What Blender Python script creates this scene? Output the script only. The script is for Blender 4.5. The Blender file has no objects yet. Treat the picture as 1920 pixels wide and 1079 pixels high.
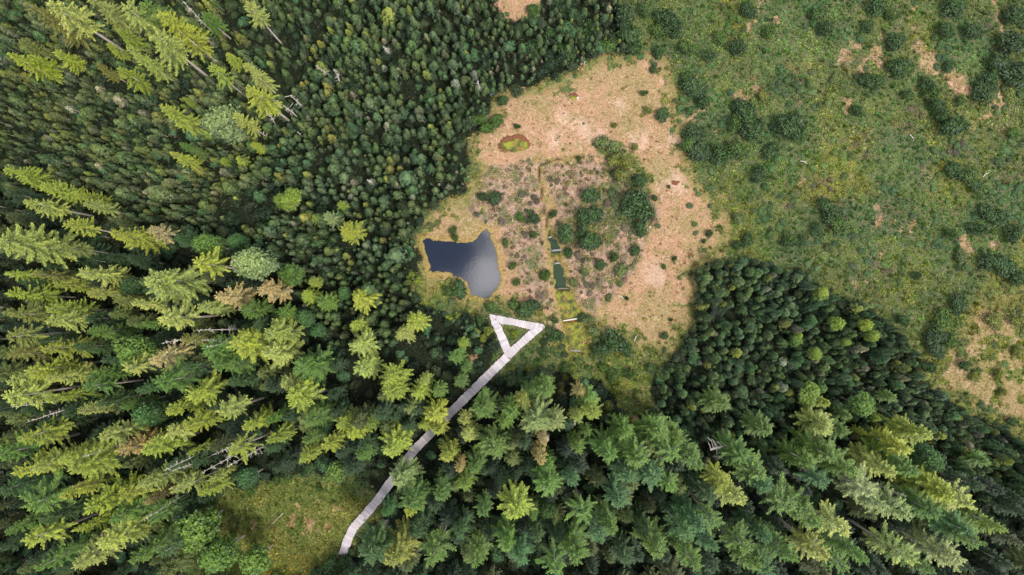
import bpy, math, random
import numpy as np
from mathutils import Matrix, Vector

# ------------------------------------------------------------------ camera, sky, sun, exposure
sc = bpy.context.scene
CAM_H = 115.0
F_PX = 1280.0
PITCH = math.atan(50.0 / F_PX)
cam_data = bpy.data.cameras.new("camera")
cam_data.lens = 24.0
cam_data.sensor_width = 36.0
cam_data.clip_end = 6000.0
cam = bpy.data.objects.new("camera", cam_data)
cam.location = (0, 0, CAM_H)
cam.rotation_euler = (PITCH, 0, 0)
sc.collection.objects.link(cam)
sc.camera = cam

SUN_ELEV = math.radians(58)
SUN_DIR_XY = (0.80, -0.60)            # towards the veiled sun: lower right of the picture
SUN_STRENGTH = 1.5
SKY_STRENGTH = 0.066
EXPOSURE = 1.35
world = bpy.data.worlds.new("World")
sc.world = world
world.use_nodes = True
wn = world.node_tree.nodes
wl = world.node_tree.links
wn.clear()
w_out = wn.new("ShaderNodeOutputWorld")
w_bg = wn.new("ShaderNodeBackground")
w_sky = wn.new("ShaderNodeTexSky")
w_sky.sky_type = 'NISHITA'
w_sky.sun_disc = False
w_sky.sun_elevation = SUN_ELEV
w_sky.sun_rotation = math.atan2(SUN_DIR_XY[0], SUN_DIR_XY[1])
w_sky.air_density = 1.0
w_sky.dust_density = 1.5
w_tc = wn.new("ShaderNodeTexCoord")
w_map = wn.new("ShaderNodeMapping")
w_map.inputs['Location'].default_value = (3.4442, 2.5795, -0.7943)
w_noise = wn.new("ShaderNodeTexNoise")
w_noise.inputs['Scale'].default_value = 11.0
w_noise.inputs['Detail'].default_value = 5.0
w_noise.inputs['Roughness'].default_value = 0.5
w_ramp = wn.new("ShaderNodeValToRGB")
w_ramp.color_ramp.elements[0].position = 0.46
w_ramp.color_ramp.elements[1].position = 0.60
w_mix = wn.new("ShaderNodeMixRGB")
w_mix.inputs['Color2'].default_value = (17.0, 16.8, 17.0, 1)
wl.new(w_tc.outputs['Generated'], w_map.inputs['Vector'])
wl.new(w_map.outputs['Vector'], w_noise.inputs['Vector'])
wl.new(w_noise.outputs['Fac'], w_ramp.inputs['Fac'])
wl.new(w_ramp.outputs['Color'], w_mix.inputs['Fac'])
wl.new(w_sky.outputs['Color'], w_mix.inputs['Color1'])
wl.new(w_mix.outputs['Color'], w_bg.inputs['Color'])
w_bg.inputs['Strength'].default_value = SKY_STRENGTH
wl.new(w_bg.outputs['Background'], w_out.inputs['Surface'])

sun_data = bpy.data.lights.new("sun", 'SUN')
sun_data.energy = SUN_STRENGTH
sun_data.angle = math.radians(11)
sun_data.color = (1.0, 0.94, 0.84)
sun = bpy.data.objects.new("sun", sun_data)
sd = Vector((SUN_DIR_XY[0] * math.cos(SUN_ELEV), SUN_DIR_XY[1] * math.cos(SUN_ELEV), math.sin(SUN_ELEV)))
sun.rotation_euler = (-sd).to_track_quat('-Z', 'Y').to_euler()
sun.location = (0, 0, 150)
sc.collection.objects.link(sun)

sc.view_settings.view_transform = 'Standard'
sc.view_settings.look = 'None'
sc.view_settings.gamma = 1.0
sc.view_settings.use_curve_mapping = False
sc.view_settings.exposure = EXPOSURE
try:
    sc.cycles.max_bounces = 6
    sc.cycles.diffuse_bounces = 1
    sc.cycles.transmission_bounces = 3
    sc.cycles.transparent_max_bounces = 4
except Exception:
    pass

# ------------------------------------------------------------------ helpers
rng = np.random.default_rng(7)
random.seed(7)
C = sc.collection
ca, sa = math.cos(PITCH), math.sin(PITCH)

def gp(px, py, z=0.0):
    """photograph pixel -> point on the plane at height z (metres)"""
    px = np.asarray(px, float); py = np.asarray(py, float)
    u = (px - 960.0) / F_PX; v = (539.5 - py) / F_PX
    dy = v * ca + sa; dz = v * sa - ca
    t = (z - CAM_H) / dz
    return u * t, dy * t

def to_px(x, y, z=0.0):
    x = np.asarray(x, float); y = np.asarray(y, float); z = np.asarray(z, float) - CAM_H
    cy = y * ca + z * sa
    cz = -y * sa + z * ca
    return 960.0 + F_PX * x / (-cz), 539.5 - F_PX * cy / (-cz)

def hash2(ix, iy, s):
    h = (ix.astype(np.int64) * 374761393 + iy.astype(np.int64) * 668265263 + s * 982451653) & 0x7fffffff
    h = ((h ^ (h >> 13)) * 1274126177) & 0x7fffffff
    h = (h ^ (h >> 16)) & 0x7fffffff
    return (h & 0xffff) / 65535.0

def vnoise(x, y, s=0):
    x = np.asarray(x, float); y = np.asarray(y, float)
    ix = np.floor(x); iy = np.floor(y); fx = x - ix; fy = y - iy
    fx = fx * fx * (3 - 2 * fx); fy = fy * fy * (3 - 2 * fy)
    a = hash2(ix, iy, s); b = hash2(ix + 1, iy, s); c = hash2(ix, iy + 1, s); d = hash2(ix + 1, iy + 1, s)
    return (a * (1 - fx) + b * fx) * (1 - fy) + (c * (1 - fx) + d * fx) * fy

def fbm(x, y, s=0, octv=4):
    t = 0; a = 0.5; n = 0
    for o in range(octv):
        t = t + a * vnoise(np.asarray(x) * 2 ** o + 17.3 * o, np.asarray(y) * 2 ** o - 9.1 * o, s + o); n += a; a *= 0.55
    return t / n

def sdist(poly, x, y):
    """signed distance to a polygon, positive inside"""
    P = np.array(poly, float); x = np.asarray(x, float); y = np.asarray(y, float)
    d = np.full(x.shape, 1e18); inside = np.zeros(x.shape, bool)
    n = len(P)
    for i in range(n):
        ax, ay = P[i]; bx, by = P[(i + 1) % n]
        ex, ey = bx - ax, by - ay
        t = np.clip(((x - ax) * ex + (y - ay) * ey) / (ex * ex + ey * ey + 1e-12), 0, 1)
        d = np.minimum(d, (x - ax - t * ex) ** 2 + (y - ay - t * ey) ** 2)
        if ay != by:
            cond = ((ay > y) != (by > y)) & (x < (bx - ax) * (y - ay) / (by - ay) + ax)
            inside ^= cond
    d = np.sqrt(d)
    return np.where(inside, d, -d)

def ldist(line, x, y):
    P = np.array(line, float); d = np.full(np.asarray(x).shape, 1e18)
    for i in range(len(P) - 1):
        ax, ay = P[i]; bx, by = P[i + 1]; ex, ey = bx - ax, by - ay
        t = np.clip(((x - ax) * ex + (y - ay) * ey) / (ex * ex + ey * ey + 1e-12), 0, 1)
        d = np.minimum(d, (x - ax - t * ex) ** 2 + (y - ay - t * ey) ** 2)
    return np.sqrt(d)

def sstep(a, b, x):
    t = np.clip((x - a) / (b - a), 0, 1)
    return t * t * (3 - 2 * t)

def new_mesh(name, V, F, attrs=None, smooth=False, colors=None):
    """V (n,3); F (m,3) or (m,4) int array"""
    V = np.asarray(V, np.float32); F = np.asarray(F, np.int32)
    me = bpy.data.meshes.new(name)
    k = F.shape[1]
    me.vertices.add(len(V)); me.vertices.foreach_set('co', V.ravel())
    me.loops.add(F.size); me.loops.foreach_set('vertex_index', F.ravel())
    me.polygons.add(len(F))
    me.polygons.foreach_set('loop_start', np.arange(0, F.size, k, dtype=np.int32))
    me.polygons.foreach_set('loop_total', np.full(len(F), k, np.int32))
    if smooth:
        me.polygons.foreach_set('use_smooth', np.ones(len(F), bool))
    for an, av in (attrs or {}).items():
        a = me.attributes.new(an, 'FLOAT', 'POINT')
        a.data.foreach_set('value', np.asarray(av, np.float32))
    for an, av in (colors or {}).items():
        a = me.attributes.new(an, 'FLOAT_COLOR', 'POINT')
        av = np.asarray(av, np.float32)
        if av.shape[1] == 3:
            av = np.hstack([av, np.ones((len(av), 1), np.float32)])
        a.data.foreach_set('color', av.ravel())
    me.update(calc_edges=True)
    return me

def link(name, data, parent=None, mat=None, loc=None, rot=None, scale=None):
    o = bpy.data.objects.new(name, data)
    if mat is not None and not data.materials:
        data.materials.append(mat)
    C.objects.link(o)
    if parent is not None:
        o.parent = parent
    if loc is not None: o.location = loc
    if rot is not None: o.rotation_euler = rot
    if scale is not None: o.scale = scale
    return o

def tag(o, label=None, cat=None, group=None, kind=None):
    if label: o['label'] = label
    if cat: o['category'] = cat
    if group: o['group'] = group
    if kind: o['kind'] = kind
    return o

class MB:
    def __init__(self): self.V = []; self.F = []; self.A = []; self.n = 0
    def add(self, V, F, a=0.0):
        V = np.asarray(V, float); F = np.asarray(F, int)
        if F.shape[1] == 4:
            F = np.vstack([F[:, [0, 1, 2]], F[:, [0, 2, 3]]])
        self.V.append(V); self.F.append(F + self.n); self.n += len(V)
        self.A.append(np.broadcast_to(np.asarray(a, float), (len(V),)).copy())
    def tube(self, pts, rad, sides=6, a=0.0):
        pts = np.asarray(pts, float); n = len(pts); V = []; F = []
        rad = np.broadcast_to(np.asarray(rad, float), (n,))
        for i in range(n):
            t = pts[min(i + 1, n - 1)] - pts[max(i - 1, 0)]; t = t / (np.linalg.norm(t) + 1e-9)
            u = np.cross(t, [0.3, 0.2, 1.0] if abs(t[2]) < 0.9 else [1.0, 0, 0]); u /= np.linalg.norm(u) + 1e-9
            w = np.cross(t, u)
            for k in range(sides):
                an = 2 * math.pi * k / sides
                V.append(pts[i] + rad[i] * (math.cos(an) * u + math.sin(an) * w))
        for i in range(n - 1):
            for k in range(sides):
                k2 = (k + 1) % sides
                F.append((i * sides + k, i * sides + k2, (i + 1) * sides + k2, (i + 1) * sides + k))
        self.add(V, F, a)
    def mesh(self, name, smooth=False):
        return new_mesh(name, np.vstack(self.V), np.vstack(self.F), {'tip': np.concatenate(self.A)}, smooth)

# ------------------------------------------------------------------ materials
def nm(name):
    m = bpy.data.materials.new(name); m.use_nodes = True
    nt = m.node_tree; nt.nodes.clear()
    return m, nt.nodes, nt.links

def ramp(N, stops):
    r = N.new("ShaderNodeValToRGB"); e = r.color_ramp.elements
    while len(e) < len(stops): e.new(0.5)
    for i, (p, c) in enumerate(stops):
        e[i].position = p; e[i].color = (c[0], c[1], c[2], 1)
    return r

def noise(N, L, vec, scale, detail=3, rough=0.55):
    n = N.new("ShaderNodeTexNoise"); n.inputs['Scale'].default_value = scale
    n.inputs['Detail'].default_value = detail; n.inputs['Roughness'].default_value = rough
    if vec is not None: L.new(vec, n.inputs['Vector'])
    return n

def math_node(N, L, op, a, b=None, clamp=False):
    m = N.new("ShaderNodeMath"); m.operation = op; m.use_clamp = clamp
    for i, v in enumerate((a, b)):
        if v is None: continue
        if isinstance(v, (int, float)): m.inputs[i].default_value = v
        else: L.new(v, m.inputs[i])
    return m.outputs[0]

def mixc(N, L, fac, a, b, mode='MIX'):
    m = N.new("ShaderNodeMixRGB"); m.blend_type = mode
    for i, v in enumerate((fac, a, b)):
        if isinstance(v, (int, float)): m.inputs[i].default_value = v
        elif isinstance(v, tuple): m.inputs[i].default_value = (*v[:3], 1)
        else: L.new(v, m.inputs[i])
    return m.outputs[0]

def foliage_mat(name, source, young=(1.55, 1.5, 0.9), old_shaded=(0.62, 0.68, 0.7), transl=0.28, nscale=1.3):
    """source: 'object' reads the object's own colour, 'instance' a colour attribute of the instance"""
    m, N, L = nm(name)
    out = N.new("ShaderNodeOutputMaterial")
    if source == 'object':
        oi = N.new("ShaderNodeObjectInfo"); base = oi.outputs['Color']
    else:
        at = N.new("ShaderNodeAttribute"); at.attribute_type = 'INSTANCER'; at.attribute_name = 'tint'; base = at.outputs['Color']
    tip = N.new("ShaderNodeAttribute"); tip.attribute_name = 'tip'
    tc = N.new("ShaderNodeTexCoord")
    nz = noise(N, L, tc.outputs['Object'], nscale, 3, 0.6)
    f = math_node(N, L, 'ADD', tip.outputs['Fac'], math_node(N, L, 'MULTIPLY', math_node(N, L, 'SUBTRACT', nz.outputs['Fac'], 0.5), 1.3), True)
    r = ramp(N, [(0.0, old_shaded), (1.0, young)])  # fresh growth light, old growth dark; crown shade is painted in too
    L.new(f, r.inputs['Fac'])
    col = mixc(N, L, 1.0, base, r.outputs['Color'], 'MULTIPLY')
    d = N.new("ShaderNodeBsdfDiffuse"); t = N.new("ShaderNodeBsdfTranslucent"); g = N.new("ShaderNodeBsdfGlossy")
    g.inputs['Roughness'].default_value = 0.55; g.inputs['Color'].default_value = (0.9, 0.95, 1, 1)
    L.new(col, d.inputs['Color'])
    L.new(mixc(N, L, 1.0, col, (1.15, 1.2, 0.6), 'MULTIPLY'), t.inputs['Color'])
    m1 = N.new("ShaderNodeMixShader"); m1.inputs[0].default_value = transl
    L.new(d.outputs[0], m1.inputs[1]); L.new(t.outputs[0], m1.inputs[2])
    m2 = N.new("ShaderNodeMixShader"); m2.inputs[0].default_value = 0.03
    L.new(m1.outputs[0], m2.inputs[1]); L.new(g.outputs[0], m2.inputs[2])
    L.new(m2.outputs[0], out.inputs['Surface'])
    return m

M = {}
M['needles'] = foliage_mat("spruce_needles", 'object', young=(2.25, 2.05, 1.2), old_shaded=(0.36, 0.48, 0.45))
M['leaves'] = foliage_mat("broad_leaves", 'object', young=(2.0, 1.9, 1.1), old_shaded=(0.36, 0.48, 0.45), transl=0.3, nscale=2.5)
M['pine'] = foliage_mat("pine_needles", 'object', young=(2.1, 1.95, 1.5), old_shaded=(0.42, 0.50, 0.50), transl=0.15, nscale=3.0)
M['inst'] = foliage_mat("massed_foliage", 'instance', young=(2.0, 1.85, 1.4), old_shaded=(0.42, 0.50, 0.50), transl=0.18, nscale=3.0)

def bark_mat(name, c1, c2):
    m, N, L = nm(name)
    out = N.new("ShaderNodeOutputMaterial"); b = N.new("ShaderNodeBsdfPrincipled"); b.inputs['Roughness'].default_value = 0.9
    tc = N.new("ShaderNodeTexCoord")
    nz = noise(N, L, tc.outputs['Object'], 3.5, 5, 0.65)
    r = ramp(N, [(0.3, c1), (0.7, c2)]); L.new(nz.outputs['Fac'], r.inputs['Fac'])
    L.new(r.outputs['Color'], b.inputs['Base Color']); L.new(b.outputs[0], out.inputs['Surface'])
    bp = N.new("ShaderNodeBump"); bp.inputs['Strength'].default_value = 0.5; bp.inputs['Distance'].default_value = 0.03
    L.new(nz.outputs['Fac'], bp.inputs['Height']); L.new(bp.outputs[0], b.inputs['Normal'])
    return m
M['bark'] = bark_mat("grey_bark", (0.28, 0.23, 0.19), (0.55, 0.48, 0.41))
M['dead'] = bark_mat("bleached_deadwood", (0.45, 0.40, 0.35), (0.72, 0.66, 0.58))

# ------------------------------------------------------------------ picture maps (photograph pixels)
TAN = [(985,175),(1040,160),(1075,148),(1110,120),(1150,100),(1190,112),(1215,95),(1235,95),(1250,130),(1255,165),(1265,200),(1280,240),(1285,290),(1300,340),(1340,370),(1368,400),(1368,440),(1350,480),(1308,500),(1302,560),(1290,620),(1250,655),(1200,662),(1180,640),(1150,625),(1110,612),(1090,650),(1062,650),(1030,640),(1022,600),(1000,585),(960,580),(940,568),(900,578),(870,560),(830,535),(800,540),(790,500),(785,440),(800,410),(830,385),(870,375),(890,340),(900,310),(872,275),(890,250),(925,215),(945,182)]
TAN2 = [(1735,690),(1770,650),(1810,620),(1840,575),(1870,560),(1990,540),(1990,860),(1900,800),(1850,775),(1790,745),(1750,725)]
TAN3 = [(935,-20),(1022,-20),(1015,15),(990,36),(955,42),(932,30)]
HEATH = [(1010,312),(1110,292),(1180,330),(1232,380),(1222,430),(1210,470),(1185,500),(1150,560),(1110,605),(1085,570),(1066,500),(1045,420)]
HEATH2 = [(905,315),(1000,300),(1012,400),(1025,500),(1040,580),(1000,575),(955,500),(935,430),(880,400),(880,350)]
OLIVE = [(1105,258),(1150,262),(1200,288),(1230,330),(1225,400),(1208,445),(1165,430),(1130,470),(1060,470),(1040,430),(1090,360),(1140,330)]
CLEAR = [(375,960),(430,925),(520,895),(600,890),(660,915),(700,950),(660,1000),(630,1045),(600,1110),(470,1110),(400,1060),(365,1005)]
P1 = [(-260,-160),(945,-160),(935,25),(1012,45),(1030,-160),(1150,-160),(1165,40),(1190,100),(1110,112),(1040,150),(985,168),(940,182),(890,238),(868,275),(885,330),(860,365),(800,400),(780,440),(785,500),(772,540),(800,575),(880,595),(915,605),(930,650),(930,680),(850,770),(780,830),(700,890),(600,890),(430,910),(350,960),(300,1200),(-260,1200)]
P2 = [(1305,510),(1330,495),(1400,492),(1480,500),(1560,555),(1640,590),(1700,650),(1728,715),(1780,760),(1850,790),(1920,830),(2150,930),(2150,1200),(1150,1200),(1130,800),(1240,770),(1225,720),(1235,690),(1290,650),(1302,570)]
FOREST_S = [(660,860),(810,740),(960,700),(1060,700),(1130,720),(1180,790),(1300,800),(1500,830),(1700,830),(1850,900),(2150,980),(2150,1300),(560,1300),(640,1060),(720,960)]
POND = [(791.8,449.2),(802,446.4),(813,450.6),(826,452.3),(842.6,452.7),(857.8,455.4),(877.3,455.9),(887,452.7),(895.4,446.4),(902.3,436.7),(909.3,429),(914,429.7),(919,439.5),(920.4,450.6),(926.6,461.7),(930.8,475.6),(933.6,492.3),(934.3,506.2),(939.2,515.9),(938.5,529.8),(931.5,542.3),(923.2,550.7),(917.6,559),(913.4,561),(905,559),(894,554.8),(882.9,554.8),(880,543.7),(876,531.2),(866.2,521.5),(850.9,518),(845.3,511.7),(835.6,509.7),(821.7,509),(812,511),(803.6,508.3),(807,502),(803,486.7),(796.7,467.3)]
DITCH_THIN = [(1095,296),(1055,297),(1025,305),(1010,312),(1013,345),(1020,390),(1028,430),(1031,446)]
DITCH = [(1031,446),(1037,446),(1046,458),(1050,470),(1049,482),(1050,495),(1056,508),(1057,522),(1060,535),(1068,543),(1076,565),(1092,590),(1096,610),(1097,640),(1096,660),(1068,660),(1064,630),(1058,605),(1050,575),(1044,545),(1040,520),(1038,495),(1034,470)]
DITCH2 = [(1062,664),(1062,700),(1058,730),(1057,775)]
PATHS = [[(1705,40),(1720,85),(1745,120),(1780,165),(1805,190)],[(1868,-20),(1872,60),(1877,130),(1880,190),(1850,222),(1805,258)],[(1333,193),(1300,215),(1270,232)],[(1140,680),(1100,690)],[(1305,505),(1285,525),(1265,537)],[(1440,0),(1400,60)]]
SPOTS = [(1600,93,10),(1625,130,14),(1660,65,8),(1712,18,10),(1735,110,26),(1720,85,15),(1790,150,28),(1805,172,20),(1870,195,14),(1585,200,9),(1805,258,9),(1455,35,10),(1640,248,6),(1760,295,7),(1600,330,8),(1505,340,12),(1643,392,9),(1655,410,11),(1685,430,9),(1706,428,10),(1605,535,8),(1626,531,8),(1632,550,6),(1652,490,7),(1630,475,7),(1305,150,8),(1225,100,10),(1248,160,9),(1340,108,5),(1427,160,8),(1300,228,9),(1348,246,5),(1350,585,14),(1200,725,5),(1197,775,9),(1190,790,8),(1115,708,5),(1200,690,6),(1145,8,8),(1122,30,5),(1810,462,16),(1860,455,14),(1860,590,20),(1880,600,18),(560,955,14),(585,985,16),(615,980,13),(545,975,10),(470,955,7),(480,985,10),(420,985,8),(600,930,9),(635,950,10),(515,1010,6),(600,1000,6),(905,103,10),(870,112,8),(1390,190,20),(1420,170,16),(1640,100,22),(1580,110,16),(890,680,16),(870,720,12),(905,650,8)]
BROWN = [(1500,130,70),(1600,130,60),(1500,200,50),(1620,280,60),(1700,230,60),(1660,410,50),(1800,280,60),(1880,240,50),(1540,350,50),(1480,380,40),(1640,520,60),(1900,330,60),(1860,460,50),(1700,60,60),(1400,150,50),(1340,120,50),(1600,20,40),(1860,40,40),(1560,400,60),(1730,330,50),(1100,20,40),(900,130,40),(1230,760,50),(1190,770,40)]

PALE = [(1090,240,26),(1062,226,18),(1160,193,14),(1120,252,20),(1225,508,34),(1200,260,18),(1040,262,22),(1185,262,14),(1262,262,16),(1236,150,10),(1224,108,10),(1035,615,22),(1262,345,26),(975,345,26),(1000,600,14),(905,400,14)]
LUSH = [(1865,690,140),(1180,150,35),(1110,140,25),(1240,600,45),(1180,232,25),(880,432,22),(955,470,18),(1215,190,25),(1020,205,20),(1290,420,25),(1240,320,25),(1420,400,75),(1400,465,55),(1350,500,40),(1530,600,45),(1150,700,90),(1240,720,45),(1090,760,40),(1800,350,45),(1540,330,50),(1370,20,50),(1300,770,60),(1450,360,60),(1730,60,40),(1600,330,50),(1700,520,50),(890,400,50),(800,540,40)]
TEAL = [(1120,60,90),(1280,60,90),(1480,60,90),(1450,300,60),(1680,310,60),(1700,470,90),(1640,420,60),(1050,110,70),(1330,230,60),(1570,90,40),(1760,560,60),(1370,510,50),(1480,430,60),(1800,100,60),(960,60,70),(1880,380,60)]
def blobs(lst, x, y, soft=0.55):
    m = np.zeros(np.asarray(x).shape)
    for (bx, by, r) in lst:
        d = np.sqrt((x - bx) ** 2 + (y - by) ** 2) / r
        m = np.maximum(m, 1 - sstep(1 - soft, 1 + soft, d))
    return m

def zones(x, y):
    """x, y in world metres -> dict of masks (what grows there)"""
    px, py = to_px(x, y)
    wx = px + 40 * (fbm(px / 30, py / 30, 3) - 0.5) + 12 * (fbm(px / 7, py / 7, 13, 2) - 0.5)
    wy = py + 40 * (fbm(px / 30, py / 30, 8) - 0.5) + 12 * (fbm(px / 7, py / 7, 23, 2) - 0.5)
    z = {}
    t = sstep(-30, 20, sdist(TAN, wx, wy))
    t = t * (1 - 0.85 * sstep(0.50, 0.62, fbm(px / 13, py / 13, 121, 3)) * np.clip(1 - np.abs(sdist(TAN, wx, wy) - 8) / 45, 0, 1))
    t = np.maximum(t, 0.62 * sstep(-40, 30, sdist(TAN2, wx, wy)) * (1 - 0.8 * sstep(0.48, 0.60, fbm(px / 22, py / 22, 123, 3))))
    t = np.maximum(t, 0.9 * sstep(-6, 6, sdist(TAN3, wx, wy)))
    ol = sstep(-12, 12, sdist(OLIVE, wx, wy))
    cl = sstep(-16, 20, sdist(CLEAR, wx, wy))
    sp = blobs(SPOTS, wx, wy)
    pt = np.zeros(px.shape)
    for p in PATHS:
        pt = np.maximum(pt, 1 - sstep(1.5, 6.0, ldist(p, wx, wy)))
    z['tan'] = np.clip(np.maximum.reduce([t * (1 - 0.6 * ol), sp * np.where(cl > 0.5, 0.5, 0.56), pt * 0.6]), 0, 1)
    z['heath'] = np.clip(np.maximum.reduce([sstep(-14, 14, sdist(HEATH, wx, wy)), sstep(-14, 14, sdist(HEATH2, wx, wy)) * 0.85, 0.42 * blobs(BROWN, wx, wy, 0.8)]), 0, 1)
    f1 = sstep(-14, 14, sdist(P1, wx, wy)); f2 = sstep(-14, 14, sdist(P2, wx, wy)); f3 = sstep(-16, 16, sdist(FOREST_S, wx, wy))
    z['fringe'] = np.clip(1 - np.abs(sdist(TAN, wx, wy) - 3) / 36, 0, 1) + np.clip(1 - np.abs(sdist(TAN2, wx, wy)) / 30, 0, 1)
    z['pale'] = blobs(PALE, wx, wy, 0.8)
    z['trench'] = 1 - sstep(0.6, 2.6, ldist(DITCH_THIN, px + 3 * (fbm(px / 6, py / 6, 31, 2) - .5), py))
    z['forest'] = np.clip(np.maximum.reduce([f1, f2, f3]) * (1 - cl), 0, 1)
    z['clear'] = cl
    z['lush'] = blobs(LUSH, wx, wy, 0.9)
    z['teal'] = blobs(TEAL, wx, wy, 0.9)
    z['wet'] = np.clip(0.75 - 0.75 * sstep(1, 6, np.minimum(ldist(DITCH_THIN, wx, wy), ldist(DITCH2, wx, wy))) + (1 - sstep(-2, 16, -sdist(DITCH, px, py))), 0, 1)
    z['shore'] = 1 - sstep(2, 16, np.abs(sdist(POND, px, py)))
    return z, px, py

# ------------------------------------------------------------------ ground sheet
GX0, GX1, GY0, GY1, GS = -118.0, 118.0, -80.0, 84.0, 0.42
xs = np.arange(GX0, GX1 + GS, GS); ys = np.arange(GY0, GY1 + GS, GS)
gx, gy = np.meshgrid(xs, ys)
Z, gpx, gpy = zones(gx, gy)

def terrain(x, y, z=None):
    if z is None:
        z, px, py = zones(x, y)
    else:
        px, py = to_px(x, y)
    h = 0.9 * (fbm(x / 30, y / 30, 40, 3) - 0.5) + 0.30 * (fbm(x / 2.3, y / 2.3, 41, 3) - 0.5)
    h = h + 0.16 * (fbm(x / 0.9, y / 0.9, 44, 2) - 0.5)
    dp = sdist(POND, px, py)
    flat = sstep(-40, -8, dp)                              # calm the ground round the pond
    h = h * (1 - 0.85 * flat)
    h = np.where(dp > -1.5, h - 1.6 * sstep(-1.5, 4, dp), h)
    dd = sdist(DITCH, px, py) + 9 * (fbm(px / 8, py / 8, 33, 3) - 0.5) + 5 * (fbm(px / 3, py / 3, 37, 2) - 0.5)
    h = h * (1 - 0.8 * sstep(-30, -6, dd)) - 0.65 * sstep(-3.5, 1.5, dd)
    h = h - 0.3 * (1 - sstep(0.5, 5, np.minimum(ldist(DITCH_THIN, px, py), ldist(DITCH2, px, py))))
    return h

gz = terrain(gx, gy, Z)
# the sheet's own rim sinks slightly so the outer plain meets it
edge = np.minimum.reduce([gx - GX0, GX1 - gx, gy - GY0, GY1 - gy])
gz = np.where(edge < 6, gz * (edge / 6) - 0.02, gz)
ny_, nx_ = gx.shape
idx = np.arange(ny_ * nx_).reshape(ny_, nx_)
GF = np.stack([idx[:-1, :-1].ravel(), idx[:-1, 1:].ravel(), idx[1:, 1:].ravel(), idx[1:, :-1].ravel()], 1)
GV = np.stack([gx.ravel(), gy.ravel(), gz.ravel()], 1)

m, N, L = nm("bog_ground")
out = N.new("ShaderNodeOutputMaterial"); bs = N.new("ShaderNodeBsdfPrincipled")
bs.inputs['Roughness'].default_value = 0.95; bs.inputs['Specular IOR Level'].default_value = 0.15
tc = N.new("ShaderNodeTexCoord"); P = tc.outputs['Object']
def attr(n):
    a = N.new("ShaderNodeAttribute"); a.attribute_name = n; return a.outputs['Fac']
nA = noise(N, L, P, 0.22, 4, 0.6).outputs['Fac']
nB = noise(N, L, P, 0.9, 5, 0.7).outputs['Fac']
nC = noise(N, L, P, 3.2, 4, 0.7).outputs['Fac']
nD = noise(N, L, P, 9.0, 3, 0.7).outputs['Fac']
def R(fac, stops):
    r = ramp(N, stops); L.new(fac, r.inputs['Fac']); return r.outputs['Color']
nCD = math_node(N, L, 'ADD', math_node(N, L, 'MULTIPLY', nC, 0.6), math_node(N, L, 'MULTIPLY', nD, 0.4))
nBC = math_node(N, L, 'ADD', math_node(N, L, 'MULTIPLY', nB, 0.5), math_node(N, L, 'MULTIPLY', nC, 0.5))
green = R(nCD, [(0.36, (0.024, 0.046, 0.011)), (0.50, (0.070, 0.110, 0.025)), (0.66, (0.160, 0.190, 0.055))])
green = mixc(N, L, math_node(N, L, 'MULTIPLY', attr('lush'), 0.8), green, R(nCD, [(0.36, (0.045, 0.060, 0.008)), (0.50, (0.115, 0.135, 0.020)), (0.66, (0.22, 0.23, 0.04))]))
green = mixc(N, L, math_node(N, L, 'MULTIPLY', attr('teal'), 0.8), green, R(nCD, [(0.36, (0.020, 0.045, 0.020)), (0.50, (0.055, 0.098, 0.040)), (0.66, (0.12, 0.165, 0.070))]))
brown = R(nCD, [(0.36, (0.050, 0.042, 0.028)), (0.50, (0.125, 0.100, 0.062)), (0.66, (0.24, 0.19, 0.115))])
green = mixc(N, L, 1.0, green, R(noise(N, L, P, 0.15, 4, 0.6).outputs['Fac'], [(0.36, (0.55, 0.62, 0.60)), (0.64, (1.15, 1.10, 0.95))]), 'MULTIPLY')
meadow = mixc(N, L, R(nBC, [(0.42, (0, 0, 0)), (0.62, (0.8, 0.8, 0.8))]), green, brown)
tan = R(nCD, [(0.34, (0.19, 0.105, 0.055)), (0.44, (0.30, 0.172, 0.098)), (0.56, (0.39, 0.235, 0.145)), (0.68, (0.47, 0.315, 0.225))])
tan2 = R(nCD, [(0.34, (0.10, 0.080, 0.028)), (0.5, (0.24, 0.185, 0.080)), (0.68, (0.37, 0.28, 0.15))])
tan = mixc(N, L, R(nA, [(0.48, (0, 0, 0)), (0.66, (0.6, 0.6, 0.6))]), tan, tan2)
tan = mixc(N, L, math_node(N, L, 'MULTIPLY', attr('lush'), 0.85, True), tan, tan2)
nE = noise(N, L, P, 0.55, 5, 0.75).outputs['Fac']
tan = mixc(N, L, R(nE, [(0.48, (0, 0, 0)), (0.62, (0.75, 0.75, 0.75))]), tan, R(nCD, [(0.36, (0.09, 0.075, 0.022)), (0.5, (0.20, 0.165, 0.060)), (0.66, (0.36, 0.27, 0.13))]))
pink = R(nBC, [(0.54, (0, 0, 0)), (0.64, (1, 1, 1))])
tan = mixc(N, L, math_node(N, L, 'MULTIPLY', pink, 0.45), tan, (0.60, 0.42, 0.33))
tan_pale = math_node(N, L, 'MULTIPLY', math_node(N, L, 'SUBTRACT', math_node(N, L, 'ADD', attr('pale'), nBC), 0.95), 1.1, True)
tan = mixc(N, L, math_node(N, L, 'MULTIPLY', tan_pale, nCD), tan, (0.62, 0.44, 0.36))
heath = R(nCD, [(0.34, (0.09, 0.065, 0.035)), (0.44, (0.24, 0.16, 0.11)), (0.56, (0.38, 0.25, 0.19)), (0.66, (0.54, 0.38, 0.31))])
heathg = mixc(N, L, R(noise(N, L, P, 0.4, 5, 0.7).outputs['Fac'], [(0.48, (0, 0, 0)), (0.58, (0.85, 0.85, 0.85))]), heath, (0.085, 0.105, 0.042))
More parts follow.
